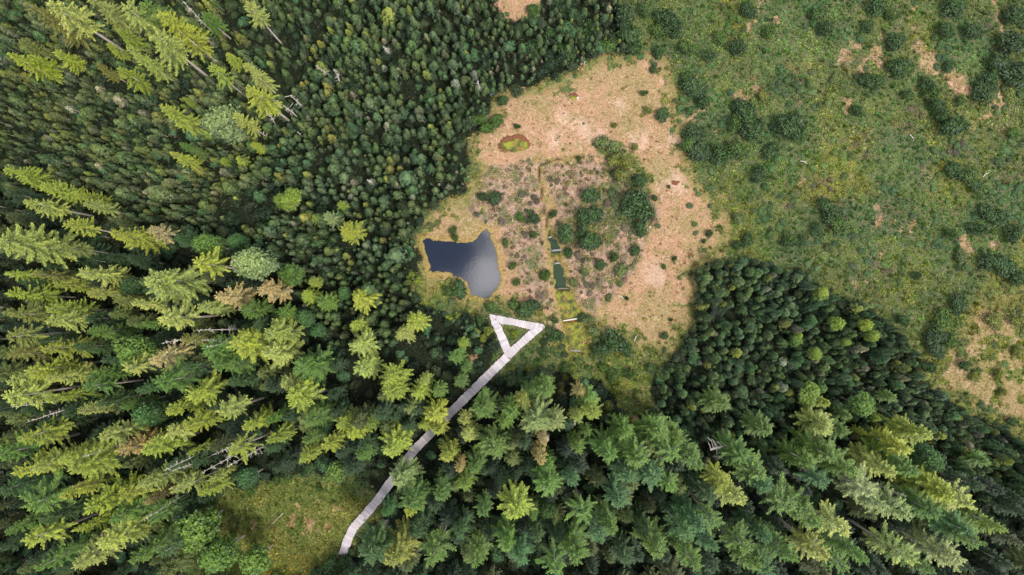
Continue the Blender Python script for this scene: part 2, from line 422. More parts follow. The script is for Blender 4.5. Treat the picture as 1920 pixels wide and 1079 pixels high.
forest = R(nCD, [(0.38, (0.004, 0.008, 0.005)), (0.52, (0.012, 0.018, 0.008)), (0.66, (0.038, 0.038, 0.016))])  # floor colour darkened to carry the shade between the trees
clear = R(nBC, [(0.36, (0.045, 0.072, 0.014)), (0.5, (0.11, 0.135, 0.028)), (0.64, (0.25, 0.21, 0.065))])
clear = mixc(N, L, R(nCD, [(0.4, (0.6, 0.6, 0.6)), (0.62, (0, 0, 0))]), clear, (0.035, 0.045, 0.014))
def sharp(a, lo=0.30, hi=0.70, amt=0.75):
    # a soft mask broken up by the fine noise
    s = math_node(N, L, 'ADD', a, math_node(N, L, 'MULTIPLY', math_node(N, L, 'SUBTRACT', nBC, 0.5), amt * 2))
    mr = N.new("ShaderNodeMapRange"); mr.interpolation_type = 'SMOOTHSTEP'
    mr.inputs['From Min'].default_value = lo; mr.inputs['From Max'].default_value = hi
    L.new(s, mr.inputs['Value']); return mr.outputs[0]
col = mixc(N, L, sharp(attr('heath')), meadow, mixc(N, L, 0.6, brown, meadow))
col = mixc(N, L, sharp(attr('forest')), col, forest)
col = mixc(N, L, sharp(attr('clear'), amt=0.4), col, clear)
tanheath = mixc(N, L, sharp(attr('heath')), tan, heathg)
col = mixc(N, L, sharp(attr('tan'), amt=0.65), col, tanheath)
fring = R(nCD, [(0.36, (0.055, 0.060, 0.016)), (0.50, (0.15, 0.145, 0.045)), (0.66, (0.30, 0.25, 0.10))])
col = mixc(N, L, sharp(math_node(N, L, 'MULTIPLY', attr('fringe'), 0.62), amt=0.6), col, fring)
mossy = R(nCD, [(0.36, (0.06, 0.065, 0.012)), (0.52, (0.20, 0.19, 0.04)), (0.66, (0.34, 0.27, 0.09))])
col = mixc(N, L, math_node(N, L, 'MULTIPLY', attr('wet'), 0.85), col, mossy)
col = mixc(N, L, math_node(N, L, 'MULTIPLY', attr('trench'), 0.9, True), col, (0.030, 0.016, 0.007))
shore = R(nCD, [(0.36, (0.12, 0.065, 0.018)), (0.52, (0.27, 0.20, 0.06)), (0.66, (0.42, 0.30, 0.12))])
col = mixc(N, L, math_node(N, L, 'MULTIPLY', attr('shore'), 0.7), col, shore)
L.new(col, bs.inputs['Base Color'])
bp = N.new("ShaderNodeBump"); bp.inputs['Strength'].default_value = 0.9; bp.inputs['Distance'].default_value = 0.22
L.new(nCD, bp.inputs['Height']); L.new(bp.outputs[0], bs.inputs['Normal'])
L.new(bs.outputs[0], out.inputs['Surface'])
M['ground'] = m

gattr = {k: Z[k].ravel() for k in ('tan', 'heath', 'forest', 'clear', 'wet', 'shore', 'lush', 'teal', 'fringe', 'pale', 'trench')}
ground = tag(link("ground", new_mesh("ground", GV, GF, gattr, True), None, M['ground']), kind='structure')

def poly_px(poly, z=0.0):
    P = np.array(poly, float); x, y = gp(P[:, 0], P[:, 1], z); return np.stack([x, y], 1)

# outer plain, reaching the horizon (a ring of wedges round the detailed sheet)
rim = []
steps = 24
for k in range(steps): rim.append((GX0 + (GX1 - GX0) * k / steps, GY0))
for k in range(steps): rim.append((GX1, GY0 + (GY1 - GY0) * k / steps))
for k in range(steps): rim.append((GX1 - (GX1 - GX0) * k / steps, GY1))
for k in range(steps): rim.append((GX0, GY1 - (GY1 - GY0) * k / steps))
rim = np.array(rim); nr = len(rim)
OV = []; 
for s in (0.985, 1.3, 3.0, 25.0):
    OV.append(np.hstack([rim * s, np.full((nr, 1), -0.35 if s < 1 else -0.1)]))
OV = np.vstack(OV); OF = []
for a in range(3):
    for k in range(nr):
        k2 = (k + 1) % nr
        OF.append((a * nr + k, a * nr + k2, (a + 1) * nr + k2, (a + 1) * nr + k))
zf = fbm(OV[:, 0] / 60, OV[:, 1] / 60, 70, 3)
plain = new_mesh("plain", OV, np.array(OF)[:, ::-1], {'tan': 0.4 * (zf > 0.6), 'heath': zf, 'forest': (zf < 0.5) * 1.0, 'clear': zf * 0, 'wet': zf * 0, 'shore': zf * 0, 'lush': zf * 0, 'teal': zf * 0, 'fringe': zf * 0, 'pale': zf * 0, 'trench': zf * 0})
tag(link("distant_ground", plain, None, M['ground']), kind='structure')

# ------------------------------------------------------------------ pond
def densify(P, step, jit, seed):
    r = np.random.default_rng(seed); out = []
    n = len(P)
    for i in range(n):
        a, b = P[i], P[(i + 1) % n]; k = max(1, int(np.linalg.norm(b - a) / step))
        nrm = np.array([-(b - a)[1], (b - a)[0]]) / (np.linalg.norm(b - a) + 1e-9)
        for j in range(k):
            q = a + (b - a) * j / k
            out.append(q + nrm * r.normal(0, jit))
    return np.array(out)

def offset(P, d):
    c = np.roll(P, -1, 0) - np.roll(P, 1, 0)
    n = np.stack([c[:, 1], -c[:, 0]], 1); n /= np.linalg.norm(n, axis=1)[:, None] + 1e-9
    area = np.sum(P[:, 0] * np.roll(P[:, 1], -1) - np.roll(P[:, 0], -1) * P[:, 1])
    return P + n * d * (1 if area > 0 else -1)

def water_mat(name, deep, refl):
    m, N, L = nm(name)
    out = N.new("ShaderNodeOutputMaterial")
    d = N.new("ShaderNodeBsdfDiffuse"); g = N.new("ShaderNodeBsdfGlossy")
    d.inputs['Color'].default_value = (*deep, 1); g.inputs['Roughness'].default_value = 0.06
    g.inputs['Color'].default_value = (1, 1, 1, 1)
    mx = N.new("ShaderNodeMixShader"); fr = N.new("ShaderNodeFresnel"); fr.inputs['IOR'].default_value = 1.33
    f = math_node(N, L, 'ADD', fr.outputs[0], refl, True)
    tc = N.new("ShaderNodeTexCoord"); nz = noise(N, L, tc.outputs['Object'], 2.0, 2, 0.5)
    bp = N.new("ShaderNodeBump"); bp.inputs['Strength'].default_value = 0.08; bp.inputs['Distance'].default_value = 0.02
    L.new(nz.outputs['Fac'], bp.inputs['Height']); L.new(bp.outputs[0], g.inputs['Normal'])
    L.new(f, mx.inputs[0]); L.new(d.outputs[0], mx.inputs[1]); L.new(g.outputs[0], mx.inputs[2])
    L.new(mx.outputs[0], out.inputs['Surface'])
    return m
M['pond'] = water_mat("dark_bog_water", (0.002, 0.004, 0.010), 0.10)
M['ditchwater'] = water_mat("green_ditch_water", (0.030, 0.048, 0.026), 0.0)

def filled(name, P, z, mat, kind='structure', extra=None):
    me = bpy.data.meshes.new(name)
    me.from_pydata([(p[0], p[1], z) for p in P], [], [list(range(len(P)))]); me.update()
    if me.polygons[0].normal.z < 0: me.flip_normals()
    o = link(name, me, None, mat); tag(o, kind=kind); return o

pw = poly_px(POND, -0.2)
shoreline = densify(pw, 0.28, 0.07, 3)
filled("pond_water", offset(pw, 0.5), -0.25, M['pond'])
rings = []
for (d, z, j) in ((0.06, -0.5, 0.0), (-0.03, -0.02, 0.05), (0.12, 0.10, 0.04), (0.45, 0.09, 0.03), (1.1, -0.05, 0.05), (1.6, -0.30, 0.05)):
    o_ = offset(shoreline, d); r_ = np.random.default_rng(int(abs(d) * 100))
    rings.append(np.hstack([o_ + r_.normal(0, j, o_.shape) * 0.6, np.full((len(o_), 1), z) + r_.normal(0, j, (len(o_), 1)) * (0.6 if z > 0 else 0)]))
nb = len(shoreline); BV = np.vstack(rings); BF = []
for a in range(5):
    for k in range(nb):
        k2 = (k + 1) % nb; BF.append((a * nb + k, a * nb + k2, (a + 1) * nb + k2, (a + 1) * nb + k))
zb, _, _ = zones(BV[:, 0], BV[:, 1])
ba = {k: zb[k] for k in gattr}; ba['shore'] = np.maximum(ba['shore'], 0.8)
area = np.sum(pw[:, 0] * np.roll(pw[:, 1], -1) - np.roll(pw[:, 0], -1) * pw[:, 1])
BF = np.array(BF) if area < 0 else np.array(BF)[:, ::-1]
tag(link("pond_bank", new_mesh("pond_bank", BV, BF, ba, True), None, M['ground']), kind='structure')

# ------------------------------------------------------------------ ditch: water, moss, weirs
filled("ditch_water", poly_px([(1025,440),(1049,442),(1060,468),(1065,495),(1068,520),(1074,543),(1034,543),(1030,520),(1028,495),(1025,470)]), -0.32, M['ditchwater'])
filled("narrow_ditch_water", poly_px([(1055,735),(1061,735),(1062,775),(1055,778)]), 0.02, M['ditchwater'])
m, N, L = nm("bright_bog_moss")
out = N.new("ShaderNodeOutputMaterial"); b = N.new("ShaderNodeBsdfPrincipled"); b.inputs['Roughness'].default_value = 0.8
tc = N.new("ShaderNodeTexCoord"); n1 = noise(N, L, tc.outputs['Object'], 1.1, 5, 0.7); n2 = noise(N, L, tc.outputs['Object'], 0.6, 3, 0.6)
r = ramp(N, [(0.36, (0.022, 0.028, 0.007)), (0.48, (0.085, 0.090, 0.008)), (0.62, (0.20, 0.205, 0.010))]); L.new(n1.outputs['Fac'], r.inputs['Fac'])
r2 = ramp(N, [(0.56, (0, 0, 0)), (0.66, (0.9, 0.9, 0.9))]); L.new(n2.outputs['Fac'], r2.inputs['Fac'])
L.new(mixc(N, L, r2.outputs['Color'], r.outputs['Color'], (0.25, 0.125, 0.03)), b.inputs['Base Color'])
bp = N.new("ShaderNodeBump"); bp.inputs['Strength'].default_value = 0.7; bp.inputs['Distance'].default_value = 0.08
L.new(n1.outputs['Fac'], bp.inputs['Height']); L.new(bp.outputs[0], b.inputs['Normal']); L.new(b.outputs[0], out.inputs['Surface'])
M['moss'] = m
M['redmoss'] = bark_mat("red_peat_moss", (0.07, 0.018, 0.008), (0.20, 0.080, 0.030))
M['peat'] = bark_mat("bare_peat", (0.03, 0.018, 0.008), (0.10, 0.045, 0.018))
M['pale'] = bark_mat("pale_dry_litter", (0.40, 0.30, 0.24), (0.66, 0.55, 0.47))

def cushion(name, poly, z, hgt, mat, seed, step=0.25, parent=None, kind='structure', ragged=0.35):
    """a low uneven mound filling a pixel polygon"""
    P = poly_px(poly); x0, y0 = P.min(0); x1, y1 = P.max(0)
    X, Y = np.meshgrid(np.arange(x0 - step, x1 + step, step), np.arange(y0 - step, y1 + step, step))
    d = sdist(P, X, Y) + ragged * (fbm(X / 0.8, Y / 0.8, seed, 3) - 0.5) + 0.6 * ragged * (fbm(X / 0.3, Y / 0.3, seed + 3, 2) - 0.5)
    Zh = z + hgt * sstep(0.0, 0.5, d) + 0.10 * (fbm(X / 0.5, Y / 0.5, seed + 5, 3) - 0.5)
    Zh = np.where(d < 0, z - 0.35, Zh)
    n0, n1_ = X.shape; I = np.arange(n0 * n1_).reshape(n0, n1_)
    Fq = np.stack([I[:-1, :-1].ravel(), I[:-1, 1:].ravel(), I[1:, 1:].ravel(), I[1:, :-1].ravel()], 1)
    keep = (d.ravel()[Fq] > -step * 1.2).any(1)
    Fq = Fq[keep]; used = np.unique(Fq); mp = np.zeros(n0 * n1_, int); mp[used] = np.arange(len(used))
    V = np.stack([X.ravel(), Y.ravel(), Zh.ravel()], 1)[used]
    return tag(link(name, new_mesh(name, V, mp[Fq], None, True), parent, mat), kind=kind)

cushion("ditch_moss", [(1030,473),(1058,473),(1060,493),(1032,494)], -0.36, 0.20, M['moss'], 91)
cushion("ditch_moss", [(1037,543),(1070,542),(1084,566),(1098,592),(1100,600),(1050,603),(1042,578)], -0.35, 0.25, M['moss'], 92)
cushion("ditch_moss", [(1053,604),(1100,599),(1103,640),(1101,660),(1062,660),(1057,630)], -0.35, 0.25, M['moss'], 93)
def tz(px, py):
    x, y = gp(px, py); return float(terrain(np.array([x]), np.array([y]))[0])
for (nmz, pts, mt, hh, sd_) in (
    ("moss_pool_rim", [(927,270),(936,263),(950,256),(975,249),(989,255),(996,263),(995,277),(975,282),(955,285),(937,285)], 'redmoss', 0.14, 101),
    ("moss_pool", [(935,268),(950,262),(970,258),(984,261),(993,266),(994,280),(972,285),(948,287),(938,283)], 'moss', 0.24, 102),
    ("moss_hole_rim", [(1061,178),(1068,174),(1080,175),(1085,180),(1078,183),(1064,183)], 'redmoss', 0.14, 103),
    ("moss_hole", [(1063,181),(1070,178),(1079,180),(1081,185),(1077,188),(1068,186)], 'moss', 0.24, 104),
    ("pale_litter", [(1080,182),(1087,181),(1087,185),(1082,187)], 'pale', 0.2, 105),
    ("peat_hole", [(1256,341),(1264,337),(1275,338),(1279,343),(1270,348),(1260,347)], 'redmoss', 0.14, 107),
    ("peat_hollow", [(1261,342),(1268,340),(1275,342),(1270,346),(1263,345)], 'peat', 0.22, 109),
    ("moss_hole", [(1262,345),(1272,345),(1271,348),(1265,348)], 'moss', 0.28, 108)):
    c_ = np.array(pts).mean(0)
    cushion(nmz, pts, tz(*c_), hh, M[mt], sd_, 0.11, ragged=0.8 if len(pts) > 8 else 0.35)

def wood_mat(name, c1, c2, c3):
    m, N, L = nm(name)
    out = N.new("ShaderNodeOutputMaterial"); b = N.new("ShaderNodeBsdfPrincipled"); b.inputs['Roughness'].default_value = 0.75
    oi = N.new("ShaderNodeObjectInfo"); tc = N.new("ShaderNodeTexCoord")
    mp = N.new("ShaderNodeMapping"); mp.inputs['Scale'].default_value = (1.2, 9.0, 9.0)
    L.new(tc.outputs['Object'], mp.inputs['Vector'])
    n1 = noise(N, L, mp.outputs[0], 2.0, 4, 0.6)
    v = math_node(N, L, 'ADD', math_node(N, L, 'MULTIPLY', n1.outputs['Fac'], 0.45), math_node(N, L, 'MULTIPLY', oi.outputs['Random'], 0.55))
    r = ramp(N, [(0.1, c1), (0.5, c2), (0.9, c3)]); L.new(v, r.inputs['Fac'])
    L.new(r.outputs['Color'], b.inputs['Base Color'])
    bp = N.new("ShaderNodeBump"); bp.inputs['Strength'].default_value = 0.3; bp.inputs['Distance'].default_value = 0.01
    L.new(n1.outputs['Fac'], bp.inputs['Height']); L.new(bp.outputs[0], b.inputs['Normal'])
    L.new(b.outputs[0], out.inputs['Surface'])
    return m
M['plank'] = wood_mat("weathered_planks", (0.34, 0.305, 0.315), (0.44, 0.395, 0.41), (0.55, 0.50, 0.515))
M['joist'] = wood_mat("dark_timber", (0.10, 0.08, 0.06), (0.14, 0.11, 0.09), (0.18, 0.15, 0.12))

def box_pts(a, b, w, z0, z1):
    a = np.array(a, float); b = np.array(b, float); d = b - a; d /= np.linalg.norm(d); n = np.array([-d[1], d[0]]) * w / 2
    c = [a - n, b - n, b + n, a + n]
    V = [(p[0], p[1], z0) for p in c] + [(p[0], p[1], z1) for p in c]
    F = [(0, 3, 2, 1), (4, 5, 6, 7), (0, 1, 5, 4), (1, 2, 6, 5), (2, 3, 7, 6), (3, 0, 4, 7)]
    return V, F
def box_obj(name, a, b, w, z0, z1, mat, parent):
    V, F = box_pts(a, b, w, z0, z1)
    if parent is not None:
        V = np.array(V) - np.array(parent.location)
    return link(name, new_mesh(name, V, F), parent, mat)
def empty(name, loc=(0, 0, 0)):
    o = bpy.data.objects.new(name, None); o.empty_display_size = 0.3; C.objects.link(o); o.location = loc; return o

M['weir'] = wood_mat("grey_weir_boards", (0.22, 0.20, 0.18), (0.32, 0.29, 0.27), (0.44, 0.41, 0.38))
WEIRS = [((1027.5,446.5),(1036,444.5),"short pale board across the top end of the dark green ditch water"),
         ((1032,471.5),(1054,469),"long pale board weir at the lower end of the topmost ditch water"),
         ((1038,495.5),(1051,493.5),"small pale weir where the ditch turns from moss to dark teal water"),
         ((1046,541.5),(1066,541.5),"dark log weir between the teal water and the upper lime moss"),
         ((1056,602),(1091,596.5),"thick silver log lying slantwise across the lime green ditch moss"),
         ((1067,658),(1090,659),"pale board closing the lower end of the lime green ditch moss"),
         ((1101,693),(1103,686),"short white post stub beside the small trench below the ditch")]
for i, (a, b, lab) in enumerate(WEIRS):
    A = np.array(gp(*a)); B = np.array(gp(*b)); c_ = (A + B) / 2
    e = empty("ditch_weir", (c_[0], c_[1], -0.25)); tag(e, lab, "ditch weir", "small timber weirs along the bog ditch")
    mt = M['weir'] if i != 3 else M['joist']
    d = (B - A) / np.linalg.norm(B - A); n = np.array([-d[1], d[0]])
    if i == 4 or i == 3:
        mb = MB(); k = np.linspace(0, 1, 6)
        pts = [(*(A + (B - A) * t - c_), 0.37 + 0.02 * math.sin(t * 9)) for t in k]
        mb.tube(pts, [0.11, 0.12, 0.115, 0.12, 0.11, 0.09], 8); link("log", mb.mesh("log", True), e, M['dead'] if i == 4 else M['joist'])
        box_obj("board", A + n * 0.14, B + n * 0.14 - d * 0.3, 0.06, -0.5, 0.06, M['joist'], e)
    else:
        box_obj("board", A, B, 0.10, -0.5, 0.10, mt, e)
        box_obj("board", A + n * 0.16 + d * 0.1, B + n * 0.16 - d * 0.15, 0.09, -0.5, 0.03, mt, e)
    for q, s in ((A, 1), (B, -1)):
        box_obj("stake", q + n * 0.3 * s - d * 0.05, q + n * 0.3 * s + d * 0.05, 0.1, -0.6, 0.18, mt, e)

# ------------------------------------------------------------------ boardwalk with triangular platform
DECK_Z = 0.55
def clip(poly, n, c, keep_gt=True):
    out = []; k = len(poly)
    for i in range(k):
        a, b = poly[i], poly[(i + 1) % k]
        da, db = a @ n - c, b @ n - c
        if not keep_gt: da, db = -da, -db
        if da >= 0: out.append(a)
        if da * db < 0: out.append(a + (b - a) * da / (da - db))
    return out
bw = empty("boardwalk", (*gp(947, 663), 0))
tag(bw, "long pale weathered plank boardwalk ending in a triangular lookout loop by the pond", "boardwalk")
bwl = np.array(bw.location)
prng = random.Random(5)
def planks(poly_pts, direction, pitch=0.285, gap=0.017, inset=True):
    P = [np.array(p) for p in poly_px(poly_pts, DECK_Z)]
    d = np.array(direction, float); d /= np.linalg.norm(d)
    s = [p @ d for p in P]; lo, hi = min(s), max(s)
    k = lo
    while k < hi - 0.04:
        w = pitch * prng.uniform(0.88, 1.12)
        g = gap if prng.random() > 0.16 else gap * 2.2
        q = clip(clip(P, d, k + g / 2), d, min(k + w - g / 2, hi), False)
        k += w
        if len(q) < 3: continue
        q = np.array(q); c = q.mean(0)
        ar = abs(np.sum(q[:, 0] * np.roll(q[:, 1], -1) - np.roll(q[:, 0], -1) * q[:, 1])) / 2
        if ar < 0.02: continue
        perp = np.array([-d[1], d[0]])
        st = prng.uniform(-0.05, 0.07)     # board ends are never cut quite flush
        q = q + np.outer(np.sign((q - c) @ perp), perp) * st
        if np.sum(q[:, 0] * np.roll(q[:, 1], -1) - np.roll(q[:, 0], -1) * q[:, 1]) < 0: q = q[::-1]
        z1 = DECK_Z + prng.uniform(-0.006, 0.008); z0 = z1 - 0.05; m_ = len(q)
        ang = math.atan2(perp[1], perp[0]); ca_, sa_ = math.cos(-ang), math.sin(-ang)
        lq = (q - c) @ np.array([[ca_, sa_], [-sa_, ca_]])
        V = [(p[0], p[1], 0.0) for p in lq] + [(p[0], p[1], -0.05) for p in lq]
        F = [list(range(m_)), list(range(2 * m_ - 1, m_ - 1, -1))] + [[i, i + m_, (i + 1) % m_ + m_, (i + 1) % m_] for i in range(m_)]
        me = bpy.data.meshes.new("plank"); me.from_pydata(V, [], F); me.update()
        link("plank", me, bw, M['plank'], (c[0] - bwl[0], c[1] - bwl[1], z1), (prng.uniform(-.006, .006), prng.uniform(-.004, .004), ang))
def wdir(a, b):
    A = np.array(gp(*a)); B = np.array(gp(*b)); return B - A
# triangle: upper arm, left arm, then the long walk
planks([(916.7,590.0),(934.5,592.0),(949,595),(962,597.6),(976,600.6),(991,603.2),(1004,605.8),(1017.8,608.8),(1021.6,612.0),(994,618.3),(984,616),(974.5,613.4),(966,611.2),(958,609.6),(939,608.3)], wdir((917,590),(1020,611)))
planks([(916.5,590.6),(938.7,608.9),(941.4,615),(943.6,620.6),(948.0,630.6),(952.4,641),(957.2,652.2),(945.6,663.6),(940,650),(935.5,639),(930.0,626),(927.0,619),(925.0,614.5),(922.3,608)], wdir((922,600),(951,658)))
def segment(c0, c1, w0=15.8, w1=15.8, n0=None, n1=None):
    c0 = np.array(c0, float); c1 = np.array(c1, float); d = (c1 - c0) / np.linalg.norm(c1 - c0)
    n0 = np.array([-d[1], d[0]]) if n0 is None else n0; n1 = np.array([-d[1], d[0]]) if n1 is None else n1
    return [tuple(c0 + n0 * w0 / 2), tuple(c1 + n1 * w1 / 2), tuple(c1 - n1 * w1 / 2), tuple(c0 - n0 * w0 / 2)], d
planks([(1021.9,612.4),(1020,616),(1009.5,625.6),(992,640.5),(974.5,655.6),(958,673),(944.2,661.2+4),(956.9,652.4),(975,636.5),(994.2,618.7)], wdir((1010,617),(951,667)))
CL = [(951.2,669.1),(905,714.5),(868,751),(833,786.5),(803,818),(776,845),(752,876),(733,903),(709,937),(685,965.5),(673,978.5),(662,991),(653,1010),(642,1042)]
for i in range(len(CL) - 1):
    a, b = np.array(CL[i], float), np.array(CL[i + 1], float); d = b - a; d /= np.linalg.norm(d)
    def bis(j):
        p = np.array(CL[j], float); q0 = np.array(CL[max(j - 1, 0)], float); q1 = np.array(CL[min(j + 1, len(CL) - 1)], float)
        t = q1 - q0; t /= np.linalg.norm(t); n = np.array([-t[1], t[0]]); return n / max(0.7, abs(n @ np.array([-d[1], d[0]])))
    poly, _ = segment(a, b, n0=bis(i), n1=bis(i + 1))
    planks(poly, wdir(tuple(a), tuple(b)))
# bearers and posts below
def bearer(pts, off):
    P = poly_px(pts, DECK_Z)
    for i in range(len(P) - 1):
        d = P[i + 1] - P[i]; d /= np.linalg.norm(d); n = np.array([-d[1], d[0]])
        box_obj("bearer", P[i] + n * off + d * 0.02, P[i + 1] + n * off - d * 0.02, 0.09, DECK_Z - 0.22, DECK_Z - 0.062, M['joist'], bw)
full = [(1012,614)] + CL
for o_ in (-0.5, 0.5): bearer(full, o_)
bearer([(932,600),(1008,613)], -0.3); bearer([(932,600),(1008,613)], 0.3); bearer([(931,606),(950,655)], -0.3); bearer([(931,606),(950,655)], 0.3)
FP = poly_px(full, DECK_Z)
acc = 0
for i in range(len(FP) - 1):
    d = FP[i + 1] - FP[i]; Ls = np.linalg.norm(d); d /= Ls; n = np.array([-d[1], d[0]]); t = 1.0
    while t < Ls:
        for s in (-0.5, 0.5):
            q = FP[i] + d * t + n * s
            box_obj("post", q - d * 0.06, q + d * 0.06, 0.12, -0.7, DECK_Z - 0.225, M['joist'], bw)
        t += 3.2

# ------------------------------------------------------------------ plant builders
def leaf_quads(mb, cen, nrm, size, rgen, tip, aspect=1.0, jitter=0.6):
    """many small 4-point leaf sprays, centre (n,3), rough normal (n,3)"""
    n = len(cen)
    nrm = nrm + rgen.normal(0, jitter, (n, 3)); nrm /= np.linalg.norm(nrm, axis=1)[:, None] + 1e-9
    a = rgen.normal(0, 1, (n, 3)); u = np.cross(nrm, a); u /= np.linalg.norm(u, axis=1)[:, None] + 1e-9
    w = np.cross(nrm, u)
    s = size * rgen.uniform(0.6, 1.35, (n, 1))
    V = np.stack([cen - u * s * aspect, cen - w * s * 0.55 + nrm * s * 0.15, cen + u * s * aspect, cen + w * s * 0.55 + nrm * s * 0.15], 1).reshape(-1, 3)
    I = np.arange(n)[:, None] * 4
    F = np.hstack([I, I + 1, I + 2, I + 3])
    mb.add(V, F, np.repeat(tip, 4))

def spruce(seed, h=20.0, R=2.4, base=0.38, levels=27, per=6, power=0.62, shoots=1.0, thin=1.0):
    r = np.random.default_rng(seed)
    crown = MB(); trunk = MB()
    lean = r.normal(0, 0.012, 2)
    zz = np.linspace(0, h, 9)
    axis = lambda z: np.array([lean[0] * z + 0.06 * math.sin(z * 0.5 + seed), lean[1] * z, z])
    trunk.tube([axis(z) for z in zz], [0.24 * (1 - 0.90 * z / h) + 0.015 for z in zz], 6, 0.2)
    zb = h * base
    V = []; T = []
    lv = np.linspace(0, 1, levels) ** 0.95
    m1, m2, g0 = r.uniform(0, 6.28), r.uniform(0, 6.28), r.uniform(0.10, 0.30)
    gapz, gapa = r.uniform(0.15, 0.7), r.uniform(0, 6.28)
    for li, t in enumerate(lv):
        z0 = zb + (h - zb) * t * 0.99
        Lm = R * ((1 - t) ** power) * (1 if t > 0.12 else 0.72 + 2.2 * t) + 0.12
        nb_ = per if t < 0.9 else 4
        ph = r.uniform(0, 6.28)
        for b in range(nb_):
            if r.random() > 0.93 * thin: continue
            an = ph + 2 * math.pi * b / nb_ + r.normal(0, 0.24)
            Lb = Lm * r.uniform(0.5, 1.28) * (1 + g0 * math.sin(an + m1) + 0.5 * g0 * math.sin(2 * an + m2 + 5 * t))
            if abs(t - gapz) < 0.09 and math.cos(an - gapa) > 0.45: continue
            up = 0.55 * t ** 1.5 + r.normal(0, 0.05)          # upper branches rise, lower ones hang
            dr = 0.42 * (1 - t)
            dirh = np.array([math.cos(an), math.sin(an), 0]); side = np.array([-dirh[1], dirh[0], 0])
            p0 = axis(min(h - 0.3, z0 + r.normal(0, 0.2)))
            ns = max(3, int(Lb / 0.19))
            s = np.linspace(0.16, 1.0, ns + 1)
            pts = p0 + np.outer(s * Lb, dirh) + np.outer(Lb * (up * s - dr * s ** 1.6 + 0.22 * dr * s ** 3), [0, 0, 1.0])
            pts += np.outer(np.sin(s * 2.5) * r.normal(0, 0.07) * Lb, side)
            # branch axis: narrow ribbon
            for k in range(ns):
                w = 0.06 * (1.15 - s[k])+0.02; tv = 0.15 + 0.75 * s[k] ** 1.5 * shoots
                V += [pts[k] - side * w, pts[k] + side * w, pts[k + 1] + side * w * 0.8, pts[k + 1] - side * w * 0.8]; T += [tv] * 4
            for k in range(1, ns + 1):
                for sg in (-1, 1):
                    tl = (0.20 + 0.30 * Lb * (1.12 - s[k]) ) * r.uniform(0.65, 1.25)
                    tl = min(tl, 0.85)
                    fw = 0.85 + 0.5 * s[k]
                    dv = dirh * fw + side * sg * r.uniform(0.75, 1.1) + np.array([0, 0, -0.22 * (1 - t) + r.normal(0, 0.16)])
                    dv /= np.linalg.norm(dv)
                    q = np.cross(dv, [0, 0, 1.0]); q /= np.linalg.norm(q) + 1e-9
                    q = q + np.array([0, 0, r.normal(0, 0.45)])
                    w = r.uniform(0.028, 0.062)
                    b0 = pts[k]; tv = 0.05 + 0.85 * s[k] ** 1.2 * shoots * r.uniform(0.45, 1.15)
                    V += [b0, b0 + dv * tl * 0.5 - q * w, b0 + dv * tl, b0 + dv * tl * 0.5 + q * w]; T += [tv * 0.6, tv * 0.85, min(1, tv * 1.25), tv * 0.85]
            for q_ in range(int(4 + 5 * Lb)):           # loose sprays that break the rows up
                c0 = pts[r.integers(1, ns + 1)] + r.normal(0, 0.13, 3) + [0, 0, 0.05]
                d1 = r.normal(0, 1, 3); d1[2] *= 0.4; d1 /= np.linalg.norm(d1); d2 = np.cross(d1, [0, 0, 1.0]); d2 /= np.linalg.norm(d2) + 1e-9
                z_ = r.uniform(0.07, 0.19); tv = r.uniform(0.2, 1.0)
                V += [c0 - d1 * z_, c0 - d2 * z_ * 0.45, c0 + d1 * z_, c0 + d2 * z_ * 0.45]; T += [tv * 0.7, tv, tv, tv]
            e = pts[-1]; dv = pts[-1] - pts[-2]; dv /= np.linalg.norm(dv) + 1e-9
            V += [e, e + dv * 0.15 - side * 0.06, e + dv * 0.35, e + dv * 0.15 + side * 0.06]; T += [0.6, 0.8, 1.0, 0.8]
    # leader shoot
    topp = axis(h)
    for k in range(4):
        an = k * 1.57; q = np.array([math.cos(an), math.sin(an), 0])
        V += [topp - [0, 0, 0.5], topp - [0, 0, 0.2] + q * 0.12, topp + [0, 0, 0.15], topp - [0, 0, 0.2] - q * 0.12]; T += [0.7] * 4
    V = np.array(V); n = len(V) // 4
    crown.add(V, np.arange(n * 4).reshape(-1, 4), np.array(T))
    # dead bare twigs on the lower stem
    for k in range(16):
        z = r.uniform(h * 0.12, zb + 1.0); an = r.uniform(0, 6.28); p = axis(z); l_ = r.uniform(0.4, 1.3)
        d = np.array([math.cos(an), math.sin(an), r.uniform(-0.35, 0.1)])
        trunk.tube([p, p + d * l_ * 0.5, p + d * l_ + [0, 0, -0.05]], [0.03, 0.018, 0.006], 3, 0.3)
    return crown.mesh("spruce_crown"), trunk.mesh("spruce_trunk", True)

